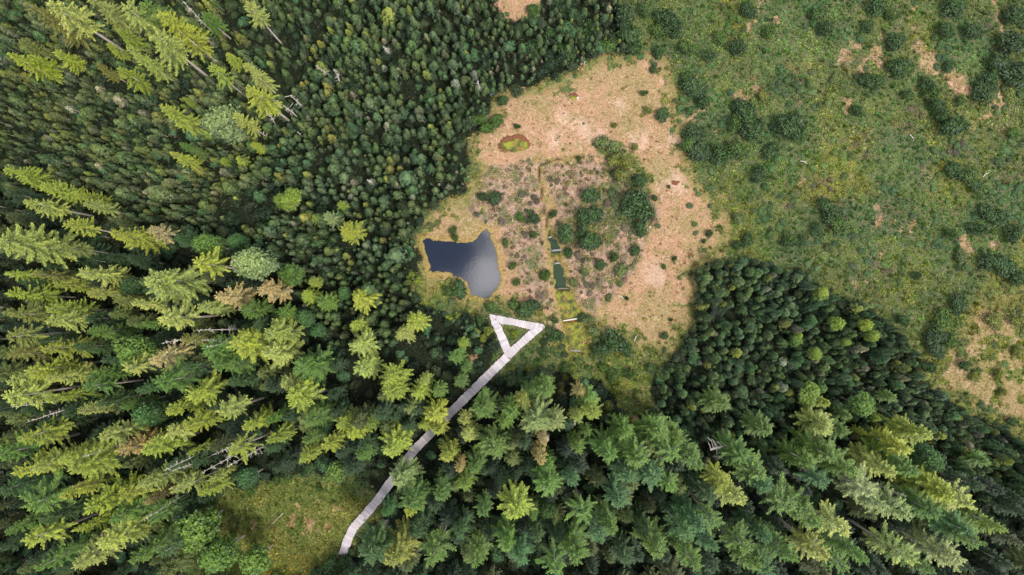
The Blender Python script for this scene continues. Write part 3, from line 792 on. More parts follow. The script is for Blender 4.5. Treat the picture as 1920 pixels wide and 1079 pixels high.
def lobed(seed, h, R, lobes, nleaf, size, base=0.35, up=0.35, stems=5, trunk_r=0.13, flat=1.0):
    """round-headed tree or bush: leaf sprays gathered on uneven lobes round a branched stem"""
    r = np.random.default_rng(seed)
    crown = MB(); trunk = MB()
    zc = h * (base + 1) / 2; hz = h * (1 - base) / 2
    ctr = []; rad = []
    for k in range(lobes):
        an = k * 2.4 + r.uniform(-0.5, 0.5); el = r.uniform(-0.6, 1.0)
        rr = R * r.uniform(0.30, 0.62) * math.sqrt(max(0.05, 1 - 0.6 * max(0, el) ** 2))
        ctr.append((math.cos(an) * rr, math.sin(an) * rr, zc + el * hz * 0.62)); rad.append(R * r.uniform(0.30, 0.50))
    ctr.append((0, 0, zc + hz * 0.5)); rad.append(R * 0.42)
    ctr = np.array(ctr); rad = np.array(rad)
    per = nleaf // len(ctr)
    for c, ra in zip(ctr, rad):
        d = r.normal(0, 1, (per, 3)); d[:, 2] = np.abs(d[:, 2]) * 0.9 - 0.25; d /= np.linalg.norm(d, axis=1)[:, None]
        rr = ra * (0.62 + 0.5 * r.random((per, 1)) ** 0.7) * (1 + 0.25 * np.sin(d[:, :1] * 5 + seed) * np.cos(d[:, 1:2] * 6))
        p = c + d * rr * np.array([1, 1, flat * max(0.6, hz / R * 0.9)])
        nrm = d * 0.7 + np.array([0, 0, up + 0.3])
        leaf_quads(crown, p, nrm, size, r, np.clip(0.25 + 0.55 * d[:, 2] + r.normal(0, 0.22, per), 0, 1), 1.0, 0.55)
    zz = np.linspace(-0.1, zc + hz * 0.3, 6)
    trunk.tube([(0.05 * math.sin(z), 0.05 * math.cos(z * 1.3), z) for z in zz], np.linspace(trunk_r, trunk_r * 0.25, 6), 6, 0.3)
    for k in range(min(stems, len(ctr))):
        c = ctr[k]; s = np.array([0, 0, h * base * r.uniform(0.5, 1.0)]); md = (s + c) / 2 + [0, 0, -0.1 * h * 0.2]
        trunk.tube([s, md, c], [trunk_r * 0.5, trunk_r * 0.33, trunk_r * 0.12], 4, 0.3)
    return crown.mesh("leafy_crown"), trunk.mesh("leafy_trunk", True)

def pine(seed, h=3.1, R=0.52, bunch=120, base=0.2, cone=0.0):
    """small bog pine: short dense rounded column of upturned needle bunches"""
    r = np.random.default_rng(seed)
    crown = MB(); trunk = MB()
    ln = r.normal(0, 0.03, 2)
    ax = lambda z: np.array([ln[0] * z, ln[1] * z, z])
    trunk.tube([ax(z) for z in np.linspace(-0.1, h * 0.93, 5)], np.linspace(0.065, 0.015, 5), 5, 0.3)
    V = []; T = []; F = []
    for k in range(bunch):
        t = (k + 0.5) / bunch; t = t ** 0.8
        z = h * (base + (1 - base) * t)
        prof = (math.sin(math.pi * (0.16 + 0.80 * t)) ** 0.8) * (1 - 0.25 * t) * (1 - cone) + cone * 1.15 * (1 - t) ** 0.75
        an = k * 2.39996 + r.normal(0, 0.3); rr = R * prof * r.uniform(0.35, 1.2)
        c = ax(z) + np.array([math.cos(an) * rr, math.sin(an) * rr, 0])
        o = np.array([math.cos(an), math.sin(an), 0]) * (0.9 - 0.5 * t) + np.array([0, 0, 0.45 + 0.5 * t]); o /= np.linalg.norm(o)
        u = np.cross(o, [0.1, 0.2, 1.0]); u /= np.linalg.norm(u) + 1e-9; w = np.cross(o, u)
        sz = R * r.uniform(0.20, 0.40); tipv = min(1, max(0, 0.85 * t * r.uniform(0.3, 1.35)))  # lower bunches get a darker tint: shade painted into the pine's base
        nb_ = 6; i0 = len(V)
        V.append(c - o * sz * 0.35); T.append(tipv * 0.4)
        ph = r.uniform(0, 1)
        for q in range(nb_):
            a_ = ph + 2 * math.pi * q / nb_; a2 = a_ + 0.42
            V.append(c + (math.cos(a_) * u + math.sin(a_) * w) * sz + o * sz * r.uniform(0.25, 0.7)); T.append(tipv)
            V.append(c + (math.cos(a2) * u + math.sin(a2) * w) * sz * 0.45 + o * sz * 0.1); T.append(tipv * 0.7)
            F.append((i0, i0 + 1 + 2 * q, i0 + 2 + 2 * q))
        V.append(c + o * sz * 0.9); T.append(min(1, tipv * 1.3)); F.append((i0 + 1, i0 + 5, len(V) - 1)); F.append((i0 + 7, i0 + 11, len(V) - 1))
    tp = ax(h)
    for q in range(5):
        a_ = q * 1.257; o_ = np.array([math.cos(a_), math.sin(a_), 0]); i0 = len(V)
        V += [tp - [0, 0, 0.1], tp + o_ * R * 0.32 + [0, 0, 0.05], tp + [0, 0, 0.28]]; T += [0.6, 1.0, 1.0]; F.append((i0, i0 + 1, i0 + 2))
    crown.add(V, F, np.array(T))
    return crown.mesh("pine_crown"), trunk.mesh("pine_trunk", True)

def snag(seed, h=13.0, twigs=26):
    r = np.random.default_rng(seed)
    tr = MB(); br = MB()
    ln = r.normal(0, 0.04, 2)
    ax = lambda z: np.array([ln[0] * z + 0.1 * math.sin(z * 0.4), ln[1] * z, z])
    tr.tube([ax(z) for z in np.linspace(-0.1, h, 9)], np.linspace(0.15, 0.02, 9), 6, 0.3)
    for k in range(twigs):
        z = h * r.uniform(0.3, 0.97); an = r.uniform(0, 6.28); l_ = r.uniform(0.5, 1.9) * (1.15 - z / h)
        d = np.array([math.cos(an), math.sin(an), r.uniform(-0.2, 0.35)]); p = ax(z)
        e = p + d * l_; sd2 = np.array([-d[1], d[0], 0.1])
        br.tube([p, p + d * l_ * 0.5 + [0, 0, 0.05], e], [0.04, 0.025, 0.008], 4, 0.3)
        for q in (0.5, 0.75):
            b0 = p + d * l_ * q
            for sg in (-1, 1): br.tube([b0, b0 + (d * 0.6 + sd2 * sg) * l_ * 0.28], [0.015, 0.005], 3, 0.3)
    return br.mesh("dead_branches"), tr.mesh("dead_trunk", True)

SPR = [spruce(11, base=0.58, levels=18), spruce(12, base=0.30, levels=27, per=6), spruce(13, base=0.62, levels=16, thin=0.86),
       spruce(14, base=0.34, levels=26, per=6, power=0.52), spruce(15, base=0.52, levels=18, per=5, thin=0.86), spruce(16, base=0.22, levels=29, per=6, power=0.7),
       spruce(17, base=0.64, levels=15, per=6, power=0.45, thin=0.9), spruce(18, base=0.25, levels=28, per=6, power=0.6),
       spruce(19, base=0.55, levels=18, per=7, power=0.55), spruce(20, base=0.38, levels=24, per=5, power=0.45), spruce(21, base=0.66, levels=14, per=5, power=0.6, thin=0.8),
       spruce(22, base=0.30, levels=26, per=6, power=0.48), spruce(23, base=0.50, levels=20, per=6, power=0.75), spruce(24, base=0.28, levels=26, per=7, power=0.55)]
BRD = [lobed(31, 11, 1.9, 15, 4200, 0.16), lobed(32, 11, 1.9, 19, 4400, 0.15, base=0.25), lobed(33, 11, 1.9, 13, 4000, 0.17, base=0.3), lobed(34, 11, 1.9, 22, 4600, 0.15, base=0.2)]
SHR = [lobed(51, 1.5, 1.25, 9, 1000, 0.13, base=0.05, trunk_r=0.05), lobed(52, 1.3, 1.25, 12, 1100, 0.13, base=0.05, trunk_r=0.05), lobed(53, 1.6, 1.25, 7, 950, 0.14, base=0.05, trunk_r=0.05), lobed(54, 1.2, 1.25, 14, 1200, 0.12, base=0.03, trunk_r=0.05)]
PIN = [pine(71, cone=0.4), pine(72, 2.9, 0.56, 125), pine(73, 3.7, 0.50, 120, cone=0.8), pine(74, 2.7, 0.62, 135, 0.15), pine(75, 3.9, 0.50, 120, 0.2, cone=1.0), pine(76, 2.4, 0.5, 95, 0.1, cone=0.3), pine(77, 3.3, 0.62, 130, 0.12, cone=0.7)]
SNG = [snag(81), snag(82, 12, 34)]
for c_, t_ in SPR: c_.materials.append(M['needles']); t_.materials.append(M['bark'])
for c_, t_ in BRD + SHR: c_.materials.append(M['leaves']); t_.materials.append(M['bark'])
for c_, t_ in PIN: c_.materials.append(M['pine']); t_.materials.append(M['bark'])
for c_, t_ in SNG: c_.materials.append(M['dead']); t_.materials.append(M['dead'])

# ------------------------------------------------------------------ labels that single a plant out
LAND = [("the pond", 866, 495), ("the triangular platform", 960, 622), ("the straight walk's middle", 900, 720), ("the walk's tree covered gap", 818, 802),
        ("the boardwalk's lower bend", 668, 985), ("the brown clearing", 520, 975), ("the fallen bare tree", 1345, 838), ("the lime moss ditch", 1075, 610),
        ("the teal ditch water", 1050, 515), ("the red rimmed moss pool", 962, 268), ("the tiny upper moss hole", 1073, 180), ("the small peat hole", 1267, 342),
        ("the pale right meadow", 1850, 680), ("the photo's top left corner", 0, 0), ("the photo's bottom left corner", 0, 1079), ("the photo's bottom right corner", 1920, 1079),
        ("the photo's top right corner", 1920, 0), ("the huge pale left spruce", 300, 520), ("the star shaped bottom spruce", 965, 940), ("the bog's bottom right corner", 1290, 630),
        ("the trail across the upper right", 1760, 140), ("the left edge's middle", 0, 540), ("the bottom edge's middle", 960, 1079), ("the top edge's middle", 960, 0)]
DIRS = ["right of", "above right of", "above", "above left of", "left of", "below left of", "below", "below right of"]
ORD = ["nearest", "second nearest", "third nearest", "fourth nearest", "fifth nearest", "sixth nearest", "seventh nearest", "eighth nearest", "ninth nearest", "tenth nearest", "eleventh nearest", "twelfth nearest"] + ["%dth nearest" % k for k in range(13, 60)]
pending = {}
def want_label(o, desc, px, py):
    best = min(LAND, key=lambda l: (l[1] - px) ** 2 + (l[2] - py) ** 2)
    an = math.degrees(math.atan2(-(py - best[2]), px - best[1])) % 360
    d = DIRS[int((an + 22.5) // 45) % 8]
    pending.setdefault((desc, d, best[0]), []).append((math.hypot(best[1] - px, best[2] - py), o))
def settle_labels():
    for (desc, d, l), lst in pending.items():
        lst.sort(key=lambda q: q[0])
        for k, (_, o) in enumerate(lst):
            o['label'] = ("%s, %s %s %s" % (desc, ORD[k], d, l)) if len(lst) > 1 else ("%s, %s %s" % (desc, d, l))

def ground_z(x, y):
    return float(terrain(np.array([x]), np.array([y]))[0])

def plant(name, meshes, x, y, z, rotz, sxy, sz, color, tilt=(0, 0), parts=("crown", "trunk")):
    root = empty(name, (x, y, z))
    root.rotation_euler = (tilt[0], tilt[1], rotz); root.scale = (sxy, sxy, sz)
    for pn, me in zip(parts, meshes):
        o = bpy.data.objects.new(pn, me); C.objects.link(o); o.parent = root; o.color = (*color, 1)
        if pn == 'branches': o['kind'] = 'stuff'
    return root

# spruce foliage colours (base reflectance)
COL = {'y': (0.185, 0.232, 0.034), 'p': (0.205, 0.250, 0.076), 'g': (0.070, 0.135, 0.024), 'd': (0.032, 0.070, 0.020), 'o': (0.135, 0.150, 0.036),
       'b': (0.042, 0.105, 0.038), 'k': (0.270, 0.225, 0.125), 'l': (0.125, 0.185, 0.026), 's': (0.155, 0.205, 0.100)}
WORD = {'y': "yellow green", 'p': "pale green", 'g': "mid green", 'd': "dark green", 'o': "olive green", 'b': "blue green", 'k': "straw pink", 'l': "bright lime green", 's': "silvery green"}

# tip pixel x, y, crown radius in pixels, colour, optional kind ('s' spruce default, 'b' broad), optional height
TREES = """
80 -8 30 p|30 -6 22 o|215 -8 28 p|290 18 26 y|275 55 30 p|228 84 17 p|380 117 18 y|450 113 16 p|455 152 25 y|215 55 14 y s 10|195 80 10 y s 8|30 74 14 o s 10|2 95 18 y s 14|42 103 17 y s 10|95 93 15 y s 10|175 118 11 o s 9|215 125 17 y s 12|
295 197 19 y s 16|395 212 30 s b 14|432 208 14 p s 15|308 282 14 y s 13|330 268 10 g s 9|355 275 8 g s 8|412 300 9 l s 5|443 297 10 y s 5|470 268 9 y s 7|378 20 16 g s 11|350 35 10 g s 8|420 95 12 y s 9|455 -3 19 p|340 180 7 l s 6|375 82 6 y s 6|200 35 11 o s 10|255 -10 22 g|150 -15 20 p|245 30 20 o s 16|
0 318 18 y s 13|30 372 20 p|65 345 18 y s 15|135 362 13 y s 12|150 380 14 p s 13|100 412 19 y|-15 450 37 p s 22|97 460 15 o s 18|195 432 25 y s 19|275 428 17 k s 17|358 450 20 g b 14|430 452 17 b b 10|258 515 40 p s 22|365 492 24 y s 17|130 510 21 p|88 530 16 y|46 512 15 o|-5 510 16 y|-2 552 18 y|152 550 15 p|200 562 13 o|238 568 17 p|226 530 17 d b 12|75 580 19 y|77 605 22 p|-10 595 25 o|-5 628 22 o|153 625 17 g|296 592 26 p s 21|238 612 12 g s 16|362 580 17 p|397 560 22 k s 17|203 655 27 g b 17|265 668 27 k s 20|64 655 21 y|374 655 25 g s 18|428 645 34 y s 20|-8 668 22 o|32 696 22 y|-2 718 22 p|74 712 20 p|220 690 19 p|150 710 16 g|288 716 28 g s 21|394 690 22 g|455 490 31 s b 17|487 540 22 k s 15|448 580 20 g s 15|470 610 18 d s 13|330 640 16 o s 17|
535 368 20 l b 8|520 372 13 l b 7|587 405 10 l s 6|637 382 9 l s 6|607 402 15 s s 12|645 430 21 y s 11|535 515 19 g b 9|580 528 10 y s 7|573 553 15 y s 8|665 558 21 y s 10|602 568 17 g s 9|523 583 16 g s 9|658 612 16 y s 9|503 625 29 p s 15|497 665 29 p s 16|560 690 33 g s 16|668 645 23 p s 12|675 690 23 p s 13|775 600 19 y s 10|748 625 17 p s 9|865 645 11 l s 6|854 670 15 g s 8|870 693 11 g s 7|730 712 24 y s 13|795 715 13 p s 8|860 718 14 g s 8|640 548 12 b b 6|565 598 16 b b 7|510 590 12 b b 7|590 620 12 b b 6|
520 728 22 p s 16|548 758 31 y s 18|572 795 23 g s 16|495 795 13 g s 13|498 828 16 y s 15|628 800 18 y s 14|606 845 19 y s 15|655 822 23 y s 15|672 862 18 g s 13|690 798 16 l s 12|562 835 17 g s 13|558 865 16 y s 14|731 845 28 y s 14|728 738 23 y s 13|780 738 18 y s 11|815 735 15 g s 9|810 782 23 y s 11|817 811 17 y s 10|792 800 13 y s 9|876 822 17 p s 12|870 790 13 p s 10|838 862 20 y s 13|857 886 13 k s 12|905 772 25 g s 13|930 846 31 g s 15|893 885 19 g s 14|870 918 18 l s 14|905 968 17 g s 15|820 942 23 g s 16|742 912 26 s s 14|765 958 27 g s 16|762 968 16 y s 17|622 893 18 g b 9|720 968 14 b s 10|685 1045 34 d s 18|738 1062 30 o s 17|815 1058 30 g s 19|897 1064 23 g s 18|966 968 33 y s 19|948 1035 26 g s 18|640 850 14 b b 7|600 800 14 b b 8|
1010 800 32 s s 16|1025 730 21 g s 11|1043 795 18 s s 15|1021 836 12 k s 15|1016 868 15 k s 16|1116 780 20 l s 15|1108 745 19 g s 12|1090 738 13 k s 11|1085 790 14 p s 12|1104 815 12 g s 12|1085 848 19 g s 14|1073 905 20 b s 16|1030 922 28 g s 17|1005 975 15 g s 15|1030 968 15 d b 14|1100 973 26 g s 18|975 1055 26 b s 18|1046 1070 24 g s 19|1090 1055 28 g s 18|1128 1010 25 b s 18|1160 1005 25 g s 18|1165 950 28 b s 17|1000 735 16 g s 9|985 760 18 p s 12|960 770 20 g s 12|945 800 18 g s 12|1030 880 18 g s 15|
1150 855 25 g s 16|1207 872 36 g s 19|1262 855 28 g s 17|1305 860 28 g s 17|1228 905 27 b s 18|1182 900 23 b s 17|1268 908 21 g s 17|1245 820 29 g s 16|1183 815 25 g s 15|1320 880 20 g s 16|1280 830 20 g s 15|1396 948 27 p s 20|1375 915 24 y s 19|1405 868 27 g s 17|1432 893 29 g s 18|1325 1003 31 b s 20|1355 985 25 g s 19|1243 1052 29 g s 20|1290 1010 23 b s 19|1315 1068 23 g s 20|1408 1030 27 g s 20|1355 1035 19 b s 18|1430 1068 24 g s 20|1345 940 22 d s 17|1215 1000 18 d s 14|1180 1060 20 d s 15|1010 1020 18 d s 16|860 1010 20 d s 16|780 1010 18 d s 16|
1530 742 20 l b 8|1560 760 12 y s 7|1487 738 8 y s 5|1635 762 20 g b 9|1655 788 11 l s 7|1680 745 12 g s 7|1600 782 13 g s 8|1450 812 23 g s 12|1360 762 22 g s 11|1560 802 27 p s 13|1592 812 20 g s 12|1750 820 25 y s 14|1625 812 8 y s 6|1680 822 10 y s 7|1645 828 10 g s 7|1575 855 28 g s 16|1612 893 30 g s 18|1645 925 29 s s 19|1532 872 23 g s 16|1562 905 22 b s 17|1682 885 26 p s 17|1712 845 26 y s 15|1722 893 28 g s 17|1772 872 21 b b 13|1708 972 32 s s 19|1672 955 22 s s 18|1772 965 26 g s 18|1800 932 29 y s 18|1842 960 33 p s 19|1862 1025 30 g s 20|1830 1005 28 b s 19|1902 1000 19 l s 15|1484 952 31 g s 19|1450 925 26 b s 18|1522 962 26 g s 18|1545 985 27 g s 19|1592 1000 27 p s 20|1640 1055 25 g s 20|1560 1048 27 p s 20|1495 1058 26 g s 20|1455 1085 24 b s 20|1445 1025 20 b s 18|1720 1052 28 p s 20|1812 1065 30 s s 19|1860 870 16 g s 8|1905 868 9 y s 5|1600 1080 22 g s 19|1760 1075 22 g s 19|1550 550 13 l b 6|1577 608 12 l b 6|1537 663 12 l b 6|1594 644 8 l b 5|1647 632 11 l b 6|1634 610 11 y b 6|1505 633 9 l b 5|1530 605 8 b b 5|1500 640 10 g b 5|
0 750 29 p s 20|68 755 16 y|140 736 20 g|129 781 19 p|18 826 25 y|168 826 23 p|215 766 13 g|245 790 20 b b 15|272 778 16 d b 14|303 776 18 y|345 738 30 y s 19|343 802 20 y|400 778 24 p|446 806 19 y|424 852 23 y|257 855 27 y s 19|302 822 18 p|210 850 20 k|338 853 10 y|100 862 21 y|4 892 25 y|50 882 23 p|123 892 33 y s 20|246 917 21 p|314 934 19 p s 20|359 933 17 y|384 908 11 p|90 940 21 y|25 955 35 g s 20|149 960 29 y s 20|214 942 22 y|200 985 22 g|24 1040 27 y s 20|-5 1000 18 g|128 1006 15 y|173 1030 31 p s 20|124 1068 23 p s 20|105 1050 17 g|58 1078 22 g|268 985 20 g|260 950 12 k|335 1012 34 g b 15|387 1062 31 g b 14|458 1072 24 g b 12|453 905 18 b b 9|230 1064 25 g|285 1050 22 d|60 990 20 d s 17|-20 860 24 g|-20 930 24 d|330 700 20 d s 17|170 760 16 d s 15|60 800 18 d s 15|180 680 16 d s 15|120 655 16 d s 16|250 735 18 d s 17|420 725 18 d s 15|300 880 18 d s 17|60 640 14 d s 14|
"""
big_pix = []
spr_n = 0
for tok in TREES.replace("\n", "").split("|"):
    f = tok.split()
    if not f: continue
    tx, ty, rp, col = float(f[0]), float(f[1]), float(f[2]), f[3]
    kind = f[4] if len(f) > 4 else 's'
    h = float(f[5]) if len(f) > 5 else min(21.0, 9.5 + rp * 0.42)
    x, y = gp(tx, ty, h)
    x = float(x); y = float(y)
    gz_ = ground_z(x, y) - 0.1
    Rm = rp * (CAM_H - h * 0.6) / F_PX * 1.06
    h = h * (0.90 if x < -20 else 0.93)
    c = np.array(COL[col]) * rng.uniform(0.86, 1.16) * np.array([rng.uniform(0.92, 1.1), 1, rng.uniform(0.85, 1.15)])
    c = tuple(np.clip(c, 0.01, 0.6))
    hw = "tall" if h >= 18 else ("middling" if h >= 12 else ("young" if h > 7.5 else "little"))
    if kind == 's':
        v = spr_n % len(SPR); spr_n += 5
        if h < 15: v = [1, 3, 5, 7, 9, 11, 13][spr_n % 7]
        o = plant("spruce_tree", SPR[v], x, y, gz_, rng.uniform(0, 6.28), Rm / 2.4, (h - gz_) / 20.0, c, (rng.normal(0, 0.012), rng.normal(0, 0.012)))
        tag(o, None, "spruce", "spruces of the forest round the bog")
        want_label(o, "%s %s %s spruce" % ("broad" if rp >= 26 else ("medium" if rp >= 17 else "slender"), hw, WORD[col]), tx, ty)
    else:
        v = int(rng.integers(0, 4))
        o = plant("leafy_tree", BRD[v], x, y, gz_, rng.uniform(0, 6.28), Rm / 1.75, (h - gz_) / 11.0, c, (rng.normal(0, 0.02), rng.normal(0, 0.02)))
        tag(o, None, "leafy tree", "round headed leafy trees between the conifers")
        want_label(o, "%s %s leafy tree" % (hw, WORD[col]), tx, ty)
    big_pix.append((x, y, Rm))

# pale bare trunks that stand out of the left forest and the grey snags of the pine bog
SNAGS = [(375,620,-1,19),(340,645,-1,18),(303,628,-1,19),(50,772,0,18),(435,870,0,17),(400,855,0,16),(325,872,1,17),(262,975,1,19),(30,770,0,16),(360,655,1,18),(335,0,1,13),(530,195,1,8),(545,180,1,7),(492,215,0,6),(1021,832,1,12),(1355,870,1,6),(1700,935,1,13),(1780,1050,1,12),(1080,790,0,9),(500,175,1,8),(600,115,1,7),(720,75,0,6),(900,150,0,6),(690,330,0,6),(618,130,1,7),(385,640,0,18),(150,860,0,17),(320,900,0,17),(370,885,0,17)]
for i, (tx, ty, b, h) in enumerate(SNAGS):
    x, y = map(float, gp(tx, ty, h)); g_ = ground_z(x, y) - 0.1
    o = plant("dead_tree", SNG[i % 2], x, y, g_, rng.uniform(0, 6.28), 0.85 if h > 10 else 0.6, h / 12.5, (1, 1, 1), (rng.normal(0, 0.04), rng.normal(0, 0.04)), ("branches", "trunk"))
    tag(o, None, "dead tree", "bare dead trees among the living ones")
    want_label(o, "%s bare grey dead tree" % ("tall" if h > 10 else "small"), tx, ty)

# ------------------------------------------------------------------ shrubs of the open bog
SHRUBS = """1193 385 27 d|1180 372 18 d|1205 400 18 d|1198 340 14 d|1227 372 8 d|1200 430 16 d|1105 368 20 d|1095 410 19 d|1115 402 16 d|1060 440 19 d|1105 455 19 d|1090 440 12 d|1130 268 14 s|1150 276 15 s|1150 302 13 o|1165 330 14 o|1190 275 8 o|1170 308 15 o|1085 297 6 g|1152 235 6 o|1208 175 7 g|1243 215 12 d|1215 207 8 o|1330 438 8 d|1320 453 5 d|1150 483 10 d|1125 497 9 d|1165 507 12 s|1022 517 12 g|1037 402 8 d|1000 410 13 d|975 408 9 g|928 374 15 d|905 370 10 d|850 432 8 g|853 446 7 g|862 545 19 d|842 548 12 g|922 576 13 g|985 582 23 d|1000 572 14 d|965 573 12 g|1041 628 15 d|1020 642 9 d|1018 661 9 d|1150 640 25 d|1128 655 15 d|1105 600 11 s|1115 622 11 s|1172 655 14 d|1092 596 9 d|943 190 9 d|970 238 6 d|932 228 15 g|912 242 14 g|900 225 12 g|1265 485 5 d|1385 410 12 s|1245 630 8 d|1258 600 4 d|1175 560 4 d|1000 440 7 g|1040 600 8 g|960 500 8 g|968 530 8 g|948 455 7 g|1255 350 4 d|1190 470 10 d|1245 500 5 g|1065 475 8 d|1075 530 9 s|1095 510 9 s|
1675 82 17 d|1680 130 17 d|1698 128 15 g|1640 155 17 d|1622 148 12 d|1605 208 13 d|1778 240 24 d|1765 222 15 d|1755 200 17 d|1745 178 16 g|1738 160 12 d|1800 190 10 g|1778 125 12 d|1855 150 15 d|1862 140 10 g|1820 60 15 d|1480 240 26 d|1500 252 18 g|1462 232 18 d|1445 285 15 d|1395 215 22 d|1408 243 22 d|1378 232 14 g|1300 250 22 d|1310 285 22 d|1290 272 15 g|1350 292 24 d|1382 282 22 g|1385 200 14 d|1300 165 22 d|1288 145 14 g|1317 192 14 d|1170 38 24 d|1180 70 20 d|1190 92 14 d|1250 38 25 d|1262 55 20 d|1235 60 16 g|1530 30 16 g|1545 57 16 d|1640 15 18 d|1625 50 12 d|1665 30 12 g|1770 60 15 d|1785 18 22 d|1900 30 24 d|1893 85 26 d|1907 140 26 d|1868 118 20 d|1840 172 20 d|1785 320 18 d|1812 332 16 g|1830 350 14 d|1850 400 18 d|1872 408 18 d|1832 430 16 d|1800 482 14 s|1850 492 20 d|1880 500 20 d|1896 440 17 d|1902 522 16 d|1717 517 10 d|1560 402 18 d|1572 422 16 g|1545 385 14 d|1556 465 10 s|1480 447 15 g|1502 452 12 d|1470 455 10 d|1532 432 14 d|1795 570 20 d|1762 602 20 g|1750 632 19 d|1862 602 15 o|1905 602 14 o|1805 685 12 d|1752 655 18 d|1778 640 14 g|1440 60 14 g|1400 20 16 d|1380 90 18 d|1350 70 16 g|1330 105 14 d|1430 180 11 o|1700 180 11 d|1900 250 12 g|1780 440 12 g|1420 330 16 d|1400 450 14 d|1380 460 10 d|1690 600 14 d|1740 690 14 d|1870 700 9 o|1905 660 10 o|1825 705 9 o|1880 735 8 o|1895 790 10 d|1050 20 18 d|1080 30 16 d|1110 60 18 d|1085 70 16 d|1030 70 18 d|1060 100 18 d|1000 90 18 d|1140 90 14 g|1000 20 14 g|1210 20 14 g|1285 90 14 g|1235 100 12 d|1225 130 8 d|
770 515 9 y|783 527 8 y|765 530 7 y|760 508 6 p|745 477 8 p|845 600 10 y|858 592 8 p|880 583 8 p|895 622 6 p|900 600 9 g|940 640 9 y|965 625 7 y|915 620 9 y|905 635 8 y|930 700 8 y|960 690 8 o|990 690 9 o|1010 680 8 g|1060 690 10 g|1080 705 9 p|1030 710 11 p|975 715 10 g|1000 720 10 g|1130 690 10 g|1150 705 12 g|1180 700 12 g|1220 690 10 g|1160 730 12 o|1200 745 12 o|1230 780 12 g|1140 760 12 o|1270 690 12 s|1240 700 12 s|1350 520 14 s|1380 515 13 s|1340 545 12 s|425 970 9 p|400 940 8 g|440 1000 8 g|540 890 12 g|580 880 14 d|640 900 10 d|420 900 10 g|470 920 10 g|520 900 9 g|600 915 8 g|480 1075 14 g|520 1085 14 g|560 1090 14 o|620 1060 18 d|645 1052 14 d|600 1075 16 d|700 990 9 d|700 1010 12 d|660 1035 11 d|"""
for tok in SHRUBS.replace("\n", "").split("|"):
    f = tok.split()
    if not f: continue
    px_, py_, rp, col = float(f[0]), float(f[1]), float(f[2]), f[3]
    dk = min(float(ldist(full, np.array([px_]), np.array([py_]))[0]), float(ldist([(925,598),(1010,613)], np.array([px_]), np.array([py_]))[0]), float(ldist([(928,603),(950,655)], np.array([px_]), np.array([py_]))[0]))
    if py_ < 1040 and dk < 13: continue
    if py_ < 1040: rp = min(rp, max(3.5, dk - 8))
    x, y = map(float, gp(px_, py_, 0.5)); g_ = ground_z(x, y) - 0.08
    Rm = rp * 0.0895 * 1.05
    c = np.array(COL[col]) * rng.uniform(0.7, 1.05) * (0.72 if col in 'gs' else 0.95) * np.array([1, 1, 0.95])
    hgt = min(2.6, 0.55 + Rm * 0.75) * rng.uniform(0.85, 1.2)
    o = plant("bog_shrub", SHR[int(rng.integers(0, 4))], x, y, g_, rng.uniform(0, 6.28), Rm / 1.2, hgt / 1.4, tuple(c), parts=("foliage", "stems"))
    o.scale[0] *= rng.uniform(0.8, 1.2); o.scale[1] *= rng.uniform(0.8, 1.2)
    tag(o, None, "shrub", "low shrubs scattered over the bog")
    want_label(o, "%s %s shrub" % ("wide" if rp >= 18 else ("middling" if rp >= 10 else "small"), WORD[col]), px_, py_)

# ------------------------------------------------------------------ small pines: best 300 as objects, the rest massed
def inside(poly, x, y): return sdist(poly, x, y) > 0
pts = []
def scatter(poly, box, spacing, size, seed, keep=None, colr='P'):
    r = np.random.default_rng(seed)
    x0, y0, x1, y1 = box; s = spacing
    X, Y = np.meshgrid(np.arange(x0, x1, s), np.arange(y0, y1, s * 0.87))
    X = X + (np.arange(X.shape[0])[:, None] % 2) * s * 0.5
    X = (X + r.uniform(-0.46, 0.46, X.shape) * s).ravel(); Y = (Y + r.uniform(-0.46, 0.46, Y.shape) * s).ravel()
    ok = inside(poly, X, Y)
    if keep is not None: ok &= keep(X, Y, r)
    X, Y = X[ok], Y[ok]
    for a, b in zip(X, Y):
        pts.append((a, b, size * float(r.choice([0.55, 0.8, 1.0, 1.15, 1.45], p=[.2, .25, .25, .2, .1])), colr))
clearmask = lambda X, Y: (sdist(CLEAR, X, Y) < -10) & (sdist(DITCH, X, Y) < -8)
bwd = lambda X, Y: (ldist(full, X, Y) > 17) & (ldist([(925,600),(1010,613)], X, Y) > 18) & (ldist([(931,606),(950,655)], X, Y) > 16)
bwt = lambda X, Y: (ldist(full, X, Y) > 11) & (ldist([(925,598),(1010,613)], X, Y) > 11) & (ldist([(928,603),(950,655)], X, Y) > 10)
def k_nw(X, Y, r):
    open_ = fbm(X / 55, Y / 55, 60, 3)
    edge = sdist(P1, X, Y)
    wline = np.interp(X, [-300, 0, 200, 480, 620, 700], [300, 330, 410, 450, 640, 700])   # tall spruce forest takes over below this
    return clearmask(X, Y) & bwd(X, Y) & (open_ < 0.66) & (fbm(X / 20, Y / 20, 62, 2) < 0.70) & ((Y < wline) | (X > 700) | (r.random(X.shape) < 0.12)) & (r.random(X.shape) < np.clip(edge / 25 + 0.45, 0, 1)) & (Y < 720 - 0.1 * X)
scatter(P1, (-120, -110, 1200, 760), 13.0, 1.0, 1, k_nw)
def k_e(X, Y, r): return (fbm(X / 45, Y / 45, 61, 3) < 0.68) & (ldist([(1345,838),(1350,838)], X, Y) > 26) & (Y < 860 + 0.13 * (X - 1300)) & ((X > 1225) | (Y > 2000)) & (ldist([(1335,585),(1355,590)], X, Y) > 16)
scatter(P2, (1220, 480, 2060, 1000), 14.0, 1.08, 2, k_e, 'E')
pts = np.array([(p[0], p[1], p[2]) for p in pts]); 
pcol = []
